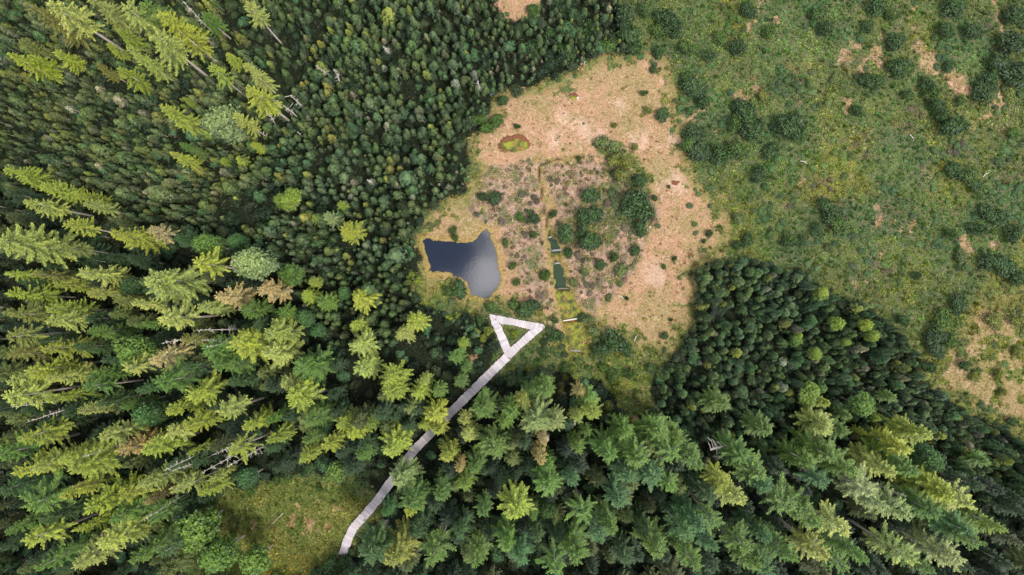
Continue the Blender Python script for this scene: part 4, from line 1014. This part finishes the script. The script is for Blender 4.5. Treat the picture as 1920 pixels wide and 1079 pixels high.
for a, b, s in pts:
    k = fbm(np.array([a / 60]), np.array([b / 60]), 66, 3)[0]; q = rng.random()
    base = np.array([0.070, 0.100, 0.030]) if k < 0.48 else (np.array([0.048, 0.088, 0.032]) if k < 0.56 else np.array([0.075, 0.108, 0.048]))
    if a > 1210: base = base * np.array([0.88, 1.0, 0.95])
    if a < 480: base = base * np.array([1.08, 1.05, 0.95])
    else: base = base * np.array([0.85, 0.98, 1.0])
    if q > 0.94: base = np.array([0.14, 0.17, 0.035])
    elif q > 0.88: base = np.array([0.15, 0.165, 0.115])
    pcol.append(base * rng.uniform(0.55, 1.25) * np.array([rng.uniform(0.85, 1.2), 1, rng.uniform(0.85, 1.15)]))
pcol = np.array(pcol)
# a few larger grey-green pines
wx_, wy_ = gp(pts[:, 0], pts[:, 1]); wz_ = terrain(wx_, wy_) - 0.05
# taller growth where the photograph shows it
grey = (fbm(pts[:, 0] / 22, pts[:, 1] / 22, 77, 2) > 0.64) & (pts[:, 0] < 900)
psz = 0.93 * pts[:, 2] * np.where(grey & (rng.random(len(pts)) < 0.45), 1.5, 1.0)
edge_small = np.clip((sdist(P1, pts[:, 0], pts[:, 1])) / 60 + 0.6, 0.6, 1.0)
psz = np.where(pts[:, 0] < 1210, psz * edge_small, psz)
# thinner towards the bog edge at the top
psz = psz * np.where((pts[:, 0] > 860) & (pts[:, 0] < 1210), 0.8, 1.0)
tpx, tpy = to_px(wx_, wy_, 3.5 * psz)
vis = (tpx > 2) & (tpx < 1918) & (tpy > 2) & (tpy < 1077)
# hidden under a big crown? leave those to the mass
under = np.zeros(len(pts), bool)
for (bx, by, br) in big_pix:
    under |= ((wx_ - bx) ** 2 + (wy_ - by) ** 2) < (br * 1.2) ** 2
score = psz * CAM_H / (CAM_H - 4 * psz) + 0.03 * rng.random(len(pts)) - 10 * (~vis) - 5 * under
order = np.argsort(-score); solo = order[:290]
solo_mask = np.zeros(len(pts), bool); solo_mask[solo] = True
areas = [("in the dense stand of the upper left", lambda x, y: x < 480 and y < 360), ("between the upper forest and the bog's left side", lambda x, y: x < 760 and y < 360),
         ("on the bog's upper left fringe", lambda x, y: x < 1210 and y < 360), ("among the young trees left of the pond", lambda x, y: x < 1000),
         ("in the stand right of the bog's lower corner", lambda x, y: x < 1480 and y < 720), ("in the upper part of the right hand stand", lambda x, y: y < 700), ("at the lower right forest edge", lambda x, y: True)]
for i in solo:
    a, b = tpx[i], tpy[i]
    o = plant("bog_pine", PIN[int(rng.integers(0, 7))], float(wx_[i]), float(wy_[i]), float(wz_[i]), rng.uniform(0, 6.28), float(psz[i]) * rng.uniform(0.92, 1.1), float(psz[i]) * rng.uniform(0.85, 1.12), tuple(pcol[i]), (rng.normal(0, 0.05), rng.normal(0, 0.05)))
    ar = next(t for t, fn in areas if fn(a, b))
    cw = "yellowish" if pcol[i][0] > 0.16 else ("grey green" if pcol[i][2] > 0.085 else ("olive green" if pcol[i][0] > 0.095 else "dark green"))
    want_label(o, "%s bog pine" % cw, a, b)
    tag(o, None, "pine", "small pines " + ar)

# geometry-nodes scatter for what nobody could count
SRC = bpy.data.collections.new("plant_library")          # not linked to the scene
def library(name, meshes):
    col_ = bpy.data.collections.new(name); 
    for i, me in enumerate(meshes):
        o = bpy.data.objects.new("%s_%02d" % (name, i), me); col_.objects.link(o)
    return col_
def joined(pair, mats):
    (c, t) = pair; out = []
    vs = []; fs = []; tp = []; mi = []; n = 0
    for k, me in enumerate((c, t)):
        v = np.empty(len(me.vertices) * 3, np.float32); me.vertices.foreach_get('co', v); v = v.reshape(-1, 3)
        f = np.empty(len(me.loops), np.int32); me.loops.foreach_get('vertex_index', f); f = f.reshape(-1, 3)
        a = np.empty(len(me.vertices), np.float32); me.attributes['tip'].data.foreach_get('value', a)
        vs.append(v); fs.append(f + n); tp.append(a); mi += [k] * len(f); n += len(v)
    me = new_mesh("massed", np.vstack(vs), np.vstack(fs), {'tip': np.concatenate(tp)})
    for m_ in mats: me.materials.append(m_)
    me.polygons.foreach_set('material_index', np.array(mi, np.int32))
    return me

def mass(name, coll, P, rot, scl, tint, var, kind='stuff'):
    me = new_mesh.__globals__['bpy'].data.meshes.new(name)
    me.vertices.add(len(P)); me.vertices.foreach_set('co', np.asarray(P, np.float32).ravel())
    def at(n, t, v, key='value'):
        a = me.attributes.new(n, t, 'POINT'); a.data.foreach_set(key, v.ravel())
    at('rot', 'FLOAT_VECTOR', np.asarray(rot, np.float32), 'vector')
    at('scl', 'FLOAT_VECTOR', np.asarray(scl, np.float32), 'vector')
    at('var', 'INT', np.asarray(var, np.int32))
    at('tint', 'FLOAT_COLOR', np.hstack([tint, np.ones((len(tint), 1))]).astype(np.float32), 'color')
    o = link(name, me); tag(o, kind=kind)
    ng = bpy.data.node_groups.new(name, 'GeometryNodeTree')
    ng.interface.new_socket("Geometry", in_out='INPUT', socket_type='NodeSocketGeometry')
    ng.interface.new_socket("Geometry", in_out='OUTPUT', socket_type='NodeSocketGeometry')
    N = ng.nodes; L = ng.links
    gi = N.new('NodeGroupInput'); go = N.new('NodeGroupOutput')
    mp = N.new('GeometryNodeMeshToPoints'); ip = N.new('GeometryNodeInstanceOnPoints')
    ci = N.new('GeometryNodeCollectionInfo'); ci.inputs['Collection'].default_value = coll
    ci.inputs['Separate Children'].default_value = True; ci.inputs['Reset Children'].default_value = True
    def na(n, t):
        q = N.new('GeometryNodeInputNamedAttribute'); q.data_type = t; q.inputs['Name'].default_value = n; return q.outputs['Attribute']
    L.new(gi.outputs[0], mp.inputs[0]); L.new(mp.outputs[0], ip.inputs['Points']); L.new(ci.outputs[0], ip.inputs['Instance'])
    ip.inputs['Pick Instance'].default_value = True
    L.new(na('var', 'INT'), ip.inputs['Instance Index'])
    er = N.new('FunctionNodeEulerToRotation'); L.new(na('rot', 'FLOAT_VECTOR'), er.inputs[0]); L.new(er.outputs[0], ip.inputs['Rotation'])
    L.new(na('scl', 'FLOAT_VECTOR'), ip.inputs['Scale']); L.new(ip.outputs[0], go.inputs[0])
    md = o.modifiers.new(name, 'NODES'); md.node_group = ng
    return o

libP = library("pine_source", [joined(p, [M['inst'], M['bark']]) for p in PIN])
rest = np.where(~solo_mask)[0]
n = len(rest)
rot = np.stack([rng.normal(0, 0.06, n), rng.normal(0, 0.06, n), rng.uniform(0, 6.28, n)], 1)
sc1 = psz[rest] * rng.uniform(0.92, 1.1, n)
mp_ = mass("massed_bog_pines", libP, np.stack([wx_[rest], wy_[rest], wz_[rest]], 1), rot, np.stack([sc1, sc1, psz[rest] * rng.uniform(0.85, 1.12, n)], 1), pcol[rest], rng.integers(0, 7, n))
mp_['label'] = "small bog pines too many and close to count"

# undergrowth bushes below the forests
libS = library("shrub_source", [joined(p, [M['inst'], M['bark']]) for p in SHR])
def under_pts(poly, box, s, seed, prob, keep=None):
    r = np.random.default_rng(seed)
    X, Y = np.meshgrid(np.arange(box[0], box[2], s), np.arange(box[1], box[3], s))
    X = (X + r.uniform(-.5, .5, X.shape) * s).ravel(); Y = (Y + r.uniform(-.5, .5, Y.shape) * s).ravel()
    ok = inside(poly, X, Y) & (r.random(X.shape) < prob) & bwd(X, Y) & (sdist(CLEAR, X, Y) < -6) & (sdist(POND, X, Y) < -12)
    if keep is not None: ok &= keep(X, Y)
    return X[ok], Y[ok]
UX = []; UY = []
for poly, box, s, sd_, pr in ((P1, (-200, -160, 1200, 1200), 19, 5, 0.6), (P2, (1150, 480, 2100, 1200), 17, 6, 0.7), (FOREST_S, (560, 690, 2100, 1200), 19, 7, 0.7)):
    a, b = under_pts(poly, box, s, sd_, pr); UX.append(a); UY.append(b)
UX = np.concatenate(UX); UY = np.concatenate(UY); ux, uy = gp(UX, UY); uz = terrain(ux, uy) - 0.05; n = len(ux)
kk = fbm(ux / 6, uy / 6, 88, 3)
tint = np.where(kk[:, None] < 0.5, np.array([0.012, 0.028, 0.010]), np.array([0.024, 0.042, 0.013])) * rng.uniform(0.6, 1.4, (n, 1))  # bush tints darkened: shade under the trees is put into the colour
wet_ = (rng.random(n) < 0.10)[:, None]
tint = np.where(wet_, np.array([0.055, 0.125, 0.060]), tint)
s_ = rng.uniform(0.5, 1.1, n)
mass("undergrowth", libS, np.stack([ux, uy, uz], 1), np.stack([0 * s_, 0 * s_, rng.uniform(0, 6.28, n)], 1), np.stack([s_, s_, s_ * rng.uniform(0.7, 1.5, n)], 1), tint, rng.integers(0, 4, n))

# heather, grass and dwarf-shrub tufts on all open ground
def tuft(seed, nb_, R, h, wid, flat):
    r = np.random.default_rng(seed); mb = MB(); V = []; T = []
    for k in range(nb_):
        an = r.uniform(0, 6.28); rr = R * math.sqrt(r.random()) * 0.7
        p = np.array([math.cos(an) * rr, math.sin(an) * rr, 0]); o = np.array([math.cos(an) * 0.5 + r.normal(0, .3), math.sin(an) * 0.5 + r.normal(0, .3), 0])
        hh = h * r.uniform(0.5, 1.1) * (1 - 0.5 * (rr / R) ** 2)
        side = np.array([-math.sin(an + r.normal(0, 1)), math.cos(an), 0]) * wid * r.uniform(0.6, 1.3)
        e = p + o * R * flat + [0, 0, hh]
        V += [p - side * 0.4, e - side - [0, 0, hh * 0.25], e + o * wid, e + side - [0, 0, hh * 0.25]]; T += [0.0, 0.6, 1.0, 0.7]
    mb.add(np.array(V), np.arange(nb_ * 4).reshape(-1, 4), np.array(T)); me = mb.mesh("tuft"); me.materials.append(M['inst']); return me
libT = library("tuft_source", [tuft(1, 16, 0.32, 0.24, 0.10, 0.5), tuft(2, 20, 0.36, 0.20, 0.09, 0.6), tuft(3, 14, 0.28, 0.34, 0.11, 0.4), tuft(4, 24, 0.40, 0.16, 0.08, 0.7)])
s = 0.60
X, Y = np.meshgrid(np.arange(-92, 96, s), np.arange(-58, 62, s))
X = (X + rng.uniform(-.5, .5, X.shape) * s).ravel(); Y = (Y + rng.uniform(-.5, .5, Y.shape) * s).ravel()
zt, tx_, ty_ = zones(X, Y)
ok = (sdist(POND, tx_, ty_) < -5) & (sdist(DITCH, tx_, ty_) < 1.0) & bwt(tx_, ty_) & (ldist([(962,268),(962,269)], tx_, ty_) > 34) & (ldist([(1075,181),(1076,181)], tx_, ty_) > 14) & (ldist([(1267,342),(1268,343)], tx_, ty_) > 18)
u = rng.random(len(X))
big = fbm(X / 3.0, Y / 3.0, 95, 3)
dens = np.where(zt['tan'] > 0.5, 0.28 + 0.5 * (zt['heath'] > 0.5), 0.85) * np.where(zt['forest'] > 0.6, 0.45, 1.0)
ok &= u < dens
X, Y, tx_, ty_, big = X[ok], Y[ok], tx_[ok], ty_[ok], big[ok]; zt = {k: v[ok] for k, v in zt.items()}
n = len(X); u = rng.random(n)
G1 = np.array([0.088, 0.135, 0.026]); G2 = np.array([0.142, 0.170, 0.040]); G3 = np.array([0.050, 0.105, 0.028]); B1 = np.array([0.145, 0.12, 0.058]); T1 = np.array([0.28, 0.18, 0.105]); H1 = np.array([0.22, 0.155, 0.115]); K1 = np.array([0.36, 0.25, 0.18])
tint = np.where((big < 0.45)[:, None], G3, np.where((big < 0.55)[:, None], G1, G2)) * np.ones((n, 1))
tint = np.where((zt['lush'] > 0.45)[:, None], tint * np.array([1.28, 1.15, 0.65]), tint)
tint = np.where((zt['teal'] > 0.45)[:, None], tint * np.array([0.72, 0.97, 1.0]), tint)
tint = np.where(((zt['heath'] > 0.4) & (u < 0.35))[:, None], B1, tint)
tint = np.where((zt['forest'] > 0.5)[:, None], np.where((u < 0.3)[:, None], np.array([0.032, 0.028, 0.014]), np.array([0.014, 0.026, 0.010])), tint)  # tufts below trees take near-black tints, gap shade painted in
tint = np.where(((zt['fringe'] > 0.45) & (u > 0.3) & (zt['forest'] < 0.6))[:, None], np.where((big < 0.5)[:, None], np.array([0.15, 0.145, 0.045]), np.array([0.10, 0.115, 0.035])), tint)
tint = np.where((zt['clear'] > 0.5)[:, None], np.where((big < 0.5)[:, None], np.array([0.095, 0.130, 0.025]), np.array([0.185, 0.185, 0.045])), tint)
tint = np.where((zt['tan'] > 0.45)[:, None], np.where((u < 0.62)[:, None], T1, np.where((u < 0.85)[:, None], np.array([0.24, 0.20, 0.075]), np.array([0.12, 0.13, 0.045]))), tint)
tint = np.where(((zt['tan'] > 0.45) & (zt['heath'] > 0.45) & (u < 0.7))[:, None], np.where((big < 0.52)[:, None], H1, np.where((u < 0.3)[:, None], K1, np.array([0.09, 0.11, 0.04]))), tint)
tint = np.where(((zt['shore'] > 0.4) & (zt['forest'] < 0.6))[:, None], np.array([0.26, 0.20, 0.07]), tint)
patch = 0.50 + 1.0 * fbm(X / 6.5, Y / 6.5, 210, 3); warm = fbm(X / 11, Y / 11, 215, 3) - 0.5
tint = np.where((zt['tan'] < 0.4)[:, None], tint * (0.93 * patch)[:, None] * np.stack([1 + 0.9 * warm, 1 + 0.1 * warm, 1 - 0.6 * warm], 1), tint)
tint = tint * rng.uniform(0.7, 1.35, (n, 1)) * rng.uniform(0.93, 1.07, (n, 3))
s_ = rng.uniform(0.6, 1.25, n) * np.where((zt['tan'] > 0.5) & (zt['heath'] < 0.5), 0.65, 1.0)
mass("heather_and_grass", libT, np.stack([X, Y, terrain(X, Y) - 0.02], 1), np.stack([0 * s_, 0 * s_, rng.uniform(0, 6.28, n)], 1), np.stack([s_, s_, s_ * rng.uniform(0.6, 1.4, n)], 1), tint, rng.integers(0, 4, n))

# knee-high dwarf shrubs that give the open bog its lumpy cover
s = 0.95
X, Y = np.meshgrid(np.arange(-30, 96, s), np.arange(-45, 62, s))
X = (X + rng.uniform(-.5, .5, X.shape) * s).ravel(); Y = (Y + rng.uniform(-.5, .5, Y.shape) * s).ravel()
zt, tx_, ty_ = zones(X, Y)
big = fbm(X / 4.0, Y / 4.0, 195, 3); u = rng.random(len(X)) * (0.55 + 0.9 * (fbm(X / 6.5, Y / 6.5, 210, 3)))
pr = np.where(zt['tan'] > 0.5, np.where(zt['heath'] > 0.5, 0.26, 0.012 + 0.30 * zt['fringe'] * (fbm(X / 2.2, Y / 2.2, 131, 2) > 0.56)), 0.42)
ok = (zt['forest'] < 0.8) & (zt['clear'] < 0.3) & (u < pr) & (sdist(POND, tx_, ty_) < -10) & (sdist(DITCH, tx_, ty_) < -6) & bwd(tx_, ty_) & (ldist([(950,268),(980,268)], tx_, ty_) > 28) & (ldist([(1075,181),(1076,181)], tx_, ty_) > 18) & (ldist([(1267,342),(1268,343)], tx_, ty_) > 22)
X, Y, big = X[ok], Y[ok], big[ok]; zt = {k: v[ok] for k, v in zt.items()}; n = len(X); u = rng.random(n)
tint = np.where((big < 0.44)[:, None], np.array([0.060, 0.100, 0.032]), np.where((big < 0.56)[:, None], np.array([0.090, 0.130, 0.034]), np.array([0.125, 0.150, 0.045])))
tint = np.where((zt['lush'] > 0.45)[:, None], tint * np.array([1.25, 1.12, 0.62]), tint)
tint = np.where((zt['teal'] > 0.45)[:, None], tint * np.array([0.72, 0.97, 1.0]), tint)
tint = np.where(((zt['heath'] > 0.4) & (u < 0.4))[:, None], np.array([0.095, 0.082, 0.052]), tint)
tint = np.where(((zt['tan'] > 0.4) & (zt['heath'] > 0.4) & (u > 0.3) & (u < 0.7))[:, None], np.array([0.13, 0.105, 0.08]), tint)
patch = 0.50 + 1.0 * fbm(X / 6.5, Y / 6.5, 210, 3); warm = fbm(X / 11, Y / 11, 215, 3) - 0.5
tint = tint * patch[:, None] * np.stack([1 + 0.9 * warm, 1 + 0.1 * warm, 1 - 0.6 * warm], 1)
tint = 0.85 * tint * rng.uniform(0.7, 1.35, (n, 1)) * rng.uniform(0.93, 1.07, (n, 3))
s_ = rng.uniform(0.22, 0.50, n) * (0.75 + 0.5 * (big < 0.44))
mass("dwarf_shrubs", libS, np.stack([X, Y, terrain(X, Y) - 0.06], 1), np.stack([0 * s_, 0 * s_, rng.uniform(0, 6.28, n)], 1), np.stack([s_, s_ * rng.uniform(0.7, 1.3, n), s_ * rng.uniform(0.35, 0.9, n)], 1), tint, rng.integers(0, 4, n))

# half-grown filler spruces for the forest gaps, shade painted into their dark tint
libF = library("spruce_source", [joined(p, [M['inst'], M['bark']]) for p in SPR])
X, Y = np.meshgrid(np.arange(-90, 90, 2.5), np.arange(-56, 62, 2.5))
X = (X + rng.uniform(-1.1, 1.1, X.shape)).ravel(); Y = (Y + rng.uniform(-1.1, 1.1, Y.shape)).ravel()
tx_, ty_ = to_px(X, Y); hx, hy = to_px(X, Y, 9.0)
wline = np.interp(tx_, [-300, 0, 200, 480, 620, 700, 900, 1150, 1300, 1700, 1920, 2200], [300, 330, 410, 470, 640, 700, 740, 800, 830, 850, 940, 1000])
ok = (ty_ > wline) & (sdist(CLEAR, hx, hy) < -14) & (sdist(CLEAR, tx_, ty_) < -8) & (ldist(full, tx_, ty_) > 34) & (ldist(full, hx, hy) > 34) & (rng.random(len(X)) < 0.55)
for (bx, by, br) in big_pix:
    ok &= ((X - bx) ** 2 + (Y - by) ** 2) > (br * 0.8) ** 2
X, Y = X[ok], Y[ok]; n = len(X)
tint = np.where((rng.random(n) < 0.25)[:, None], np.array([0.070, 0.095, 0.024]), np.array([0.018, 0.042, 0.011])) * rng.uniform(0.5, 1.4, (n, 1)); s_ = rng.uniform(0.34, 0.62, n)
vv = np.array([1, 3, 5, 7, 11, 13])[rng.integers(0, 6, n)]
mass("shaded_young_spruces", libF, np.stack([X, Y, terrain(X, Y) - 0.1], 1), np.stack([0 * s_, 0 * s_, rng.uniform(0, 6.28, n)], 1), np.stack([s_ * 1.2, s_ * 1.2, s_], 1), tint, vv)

# ------------------------------------------------------------------ forest just outside the picture
X = rng.uniform(-112, 112, 1500); Y = rng.uniform(-76, 78, 1500)
fx, fy = to_px(X, Y); cx, cy_ = to_px(X, Y, 4.0)
outside = (cx < -25) | (cx > 1945) | (cy_ < -25) | (cy_ > 1104)
wood = (fx < 500) | (fy > 1079) | ((fx > 1880) & (fy > 850))
ok = outside & wood & ~((fy < 0) & (fx > 480)) & ~((fx > 1700) & (fy < 800)) & (rng.random(1500) < 0.8)
X, Y = X[ok], Y[ok]; n = len(X)
tint = np.array([[0.11, 0.16, 0.04]]) * rng.uniform(0.6, 1.7, (n, 1)); s_ = rng.uniform(0.7, 1.05, n)
mass("surrounding_forest", libF, np.stack([X, Y, terrain(X, Y) - 0.1], 1), np.stack([0 * s_, 0 * s_, rng.uniform(0, 6.28, n)], 1), np.stack([s_ * .95, s_ * .95, s_], 1), tint, rng.integers(0, 14, n))

# ------------------------------------------------------------------ fallen bare tree with its branches, and the silver spruce in the clearing
def px3(p, z): x, y = gp(p[0], p[1], z); return np.array([float(x), float(y), z])
base = px3((1340, 842), 0.0)
ft = empty("fallen_tree", tuple(base)); tag(ft, "fallen bleached tree with bare ribs of branches lying beside the dark forest edge", "fallen tree")
def limb(name, pts, rad, parent, origin, sides=6):
    mb = MB(); mb.tube([px3((p[0], p[1]), p[2] + (3.2 if p[2] > 3.5 else (2.0 if p[2] > 2 else 0))) - origin for p in pts], np.array(rad) * 1.25, sides, 0.3)
    return link(name, mb.mesh(name, True), parent, M['dead'])
limb("trunk", [(1332,844,4.4),(1340,841,4.5),(1348,840,4.6),(1356,838,4.8),(1360,836,4.9)], [0.10, 0.15, 0.16, 0.16, 0.12], ft, base)
for b in ([(1333,843,4.4),(1331,836,4.7),(1328,830,5.0)], [(1338,841,4.5),(1336,834,4.8),(1334,827,5.0),(1326,820,5.3)], [(1346,840,4.6),(1341,832,4.9),(1337,826,5.1),(1334,823,5.2)],
          [(1354,838,4.7),(1350,832,4.9),(1344,828,5.2)], [(1360,837,4.8),(1356,831,5.0),(1349,828,5.3)], [(1358,838,4.7),(1359,845,4.3),(1353,848,4.1),(1348,850,3.6)], [(1344,841,4.5),(1344,850,3.8),(1344,854,3.2)], [(1360,836,4.9),(1366,838,4.6),(1372,838,4.2)], [(1338,827,5.0),(1340,832,4.9),(1341,838,4.6)]):
    limb("branch", b, np.linspace(0.085, 0.03, len(b)), ft, base, 5)
limb("root_stem", [(1362,836,4.9),(1366,833,3.0),(1368,832,-0.2)], [0.12, 0.16, 0.20], ft, base)

x0, y0 = map(float, gp(531, 962, 0.4)); 
o = plant("leaning_spruce", SPR[2], x0, y0, ground_z(x0, y0) + 0.3, 0.4, 0.28, 0.20, (0.24, 0.25, 0.15))
dx, dy = np.array(gp(503, 994)) - np.array(gp(531, 962)); ang = math.atan2(dy, dx)
o.rotation_euler = (0, math.radians(78), ang)
o['label'] = "small silvery spruce lying tilted across the middle of the brown clearing"; o['category'] = "spruce"

# bleached fallen sticks in the pine bog and clearing
STICKS = [(490,250,498,230),(530,180,555,178),(540,200,548,190),(487,215,495,226),(492,258,500,248),(712,42,718,30),(990,95,988,108),(1052,110,1060,116),(1056,118,1060,108),(1098,112,1096,122),(900,140,920,160),(940,95,948,88),(945,100,942,88),(560,165,572,178),(640,120,650,108),(555,245,565,255),(960,600+100,950,715),(418,968,427,975),(460,890,455,912),(400,990,408,996),(1170,560,1158,554),(1240,370,1246,366),(1190,640,1196,630),(1505,300,1518,306),(1850,330,1862,322),(1712,250,1720,262)]
for i, (ax_, ay_, bx_, by_) in enumerate(STICKS):
    A = px3((ax_, ay_), 0.9); B = px3((bx_, by_), 1.3)
    A[2] = ground_z(A[0], A[1]) + 0.12; B[2] = ground_z(B[0], B[1]) + 0.55
    mb = MB(); mid = (A + B) / 2 + [0.1 * (i % 3 - 1), 0.12, 0.05]
    mb.tube([A * 0, mid - A, B - A], [0.075, 0.055, 0.025], 5, 0.3)
    s3 = (B - A); n3 = np.array([-s3[1], s3[0], 0.2]) * 0.35
    mb.tube([mid - A, mid - A + n3 * 0.5 + s3 * 0.2, mid - A + n3 + s3 * 0.25], [0.03, 0.02, 0.008], 4, 0.3)
    o = link("fallen_branch", mb.mesh("fallen_branch", True), None, M['dead'], tuple(A))
    tag(o, None, "branch", "bleached fallen branches lying in the bog")
    want_label(o, "thin bleached fallen branch", ax_, ay_)

settle_labels()
print("pines", len(pts), "spruces etc", len(big_pix), "objects", len(sc.objects))
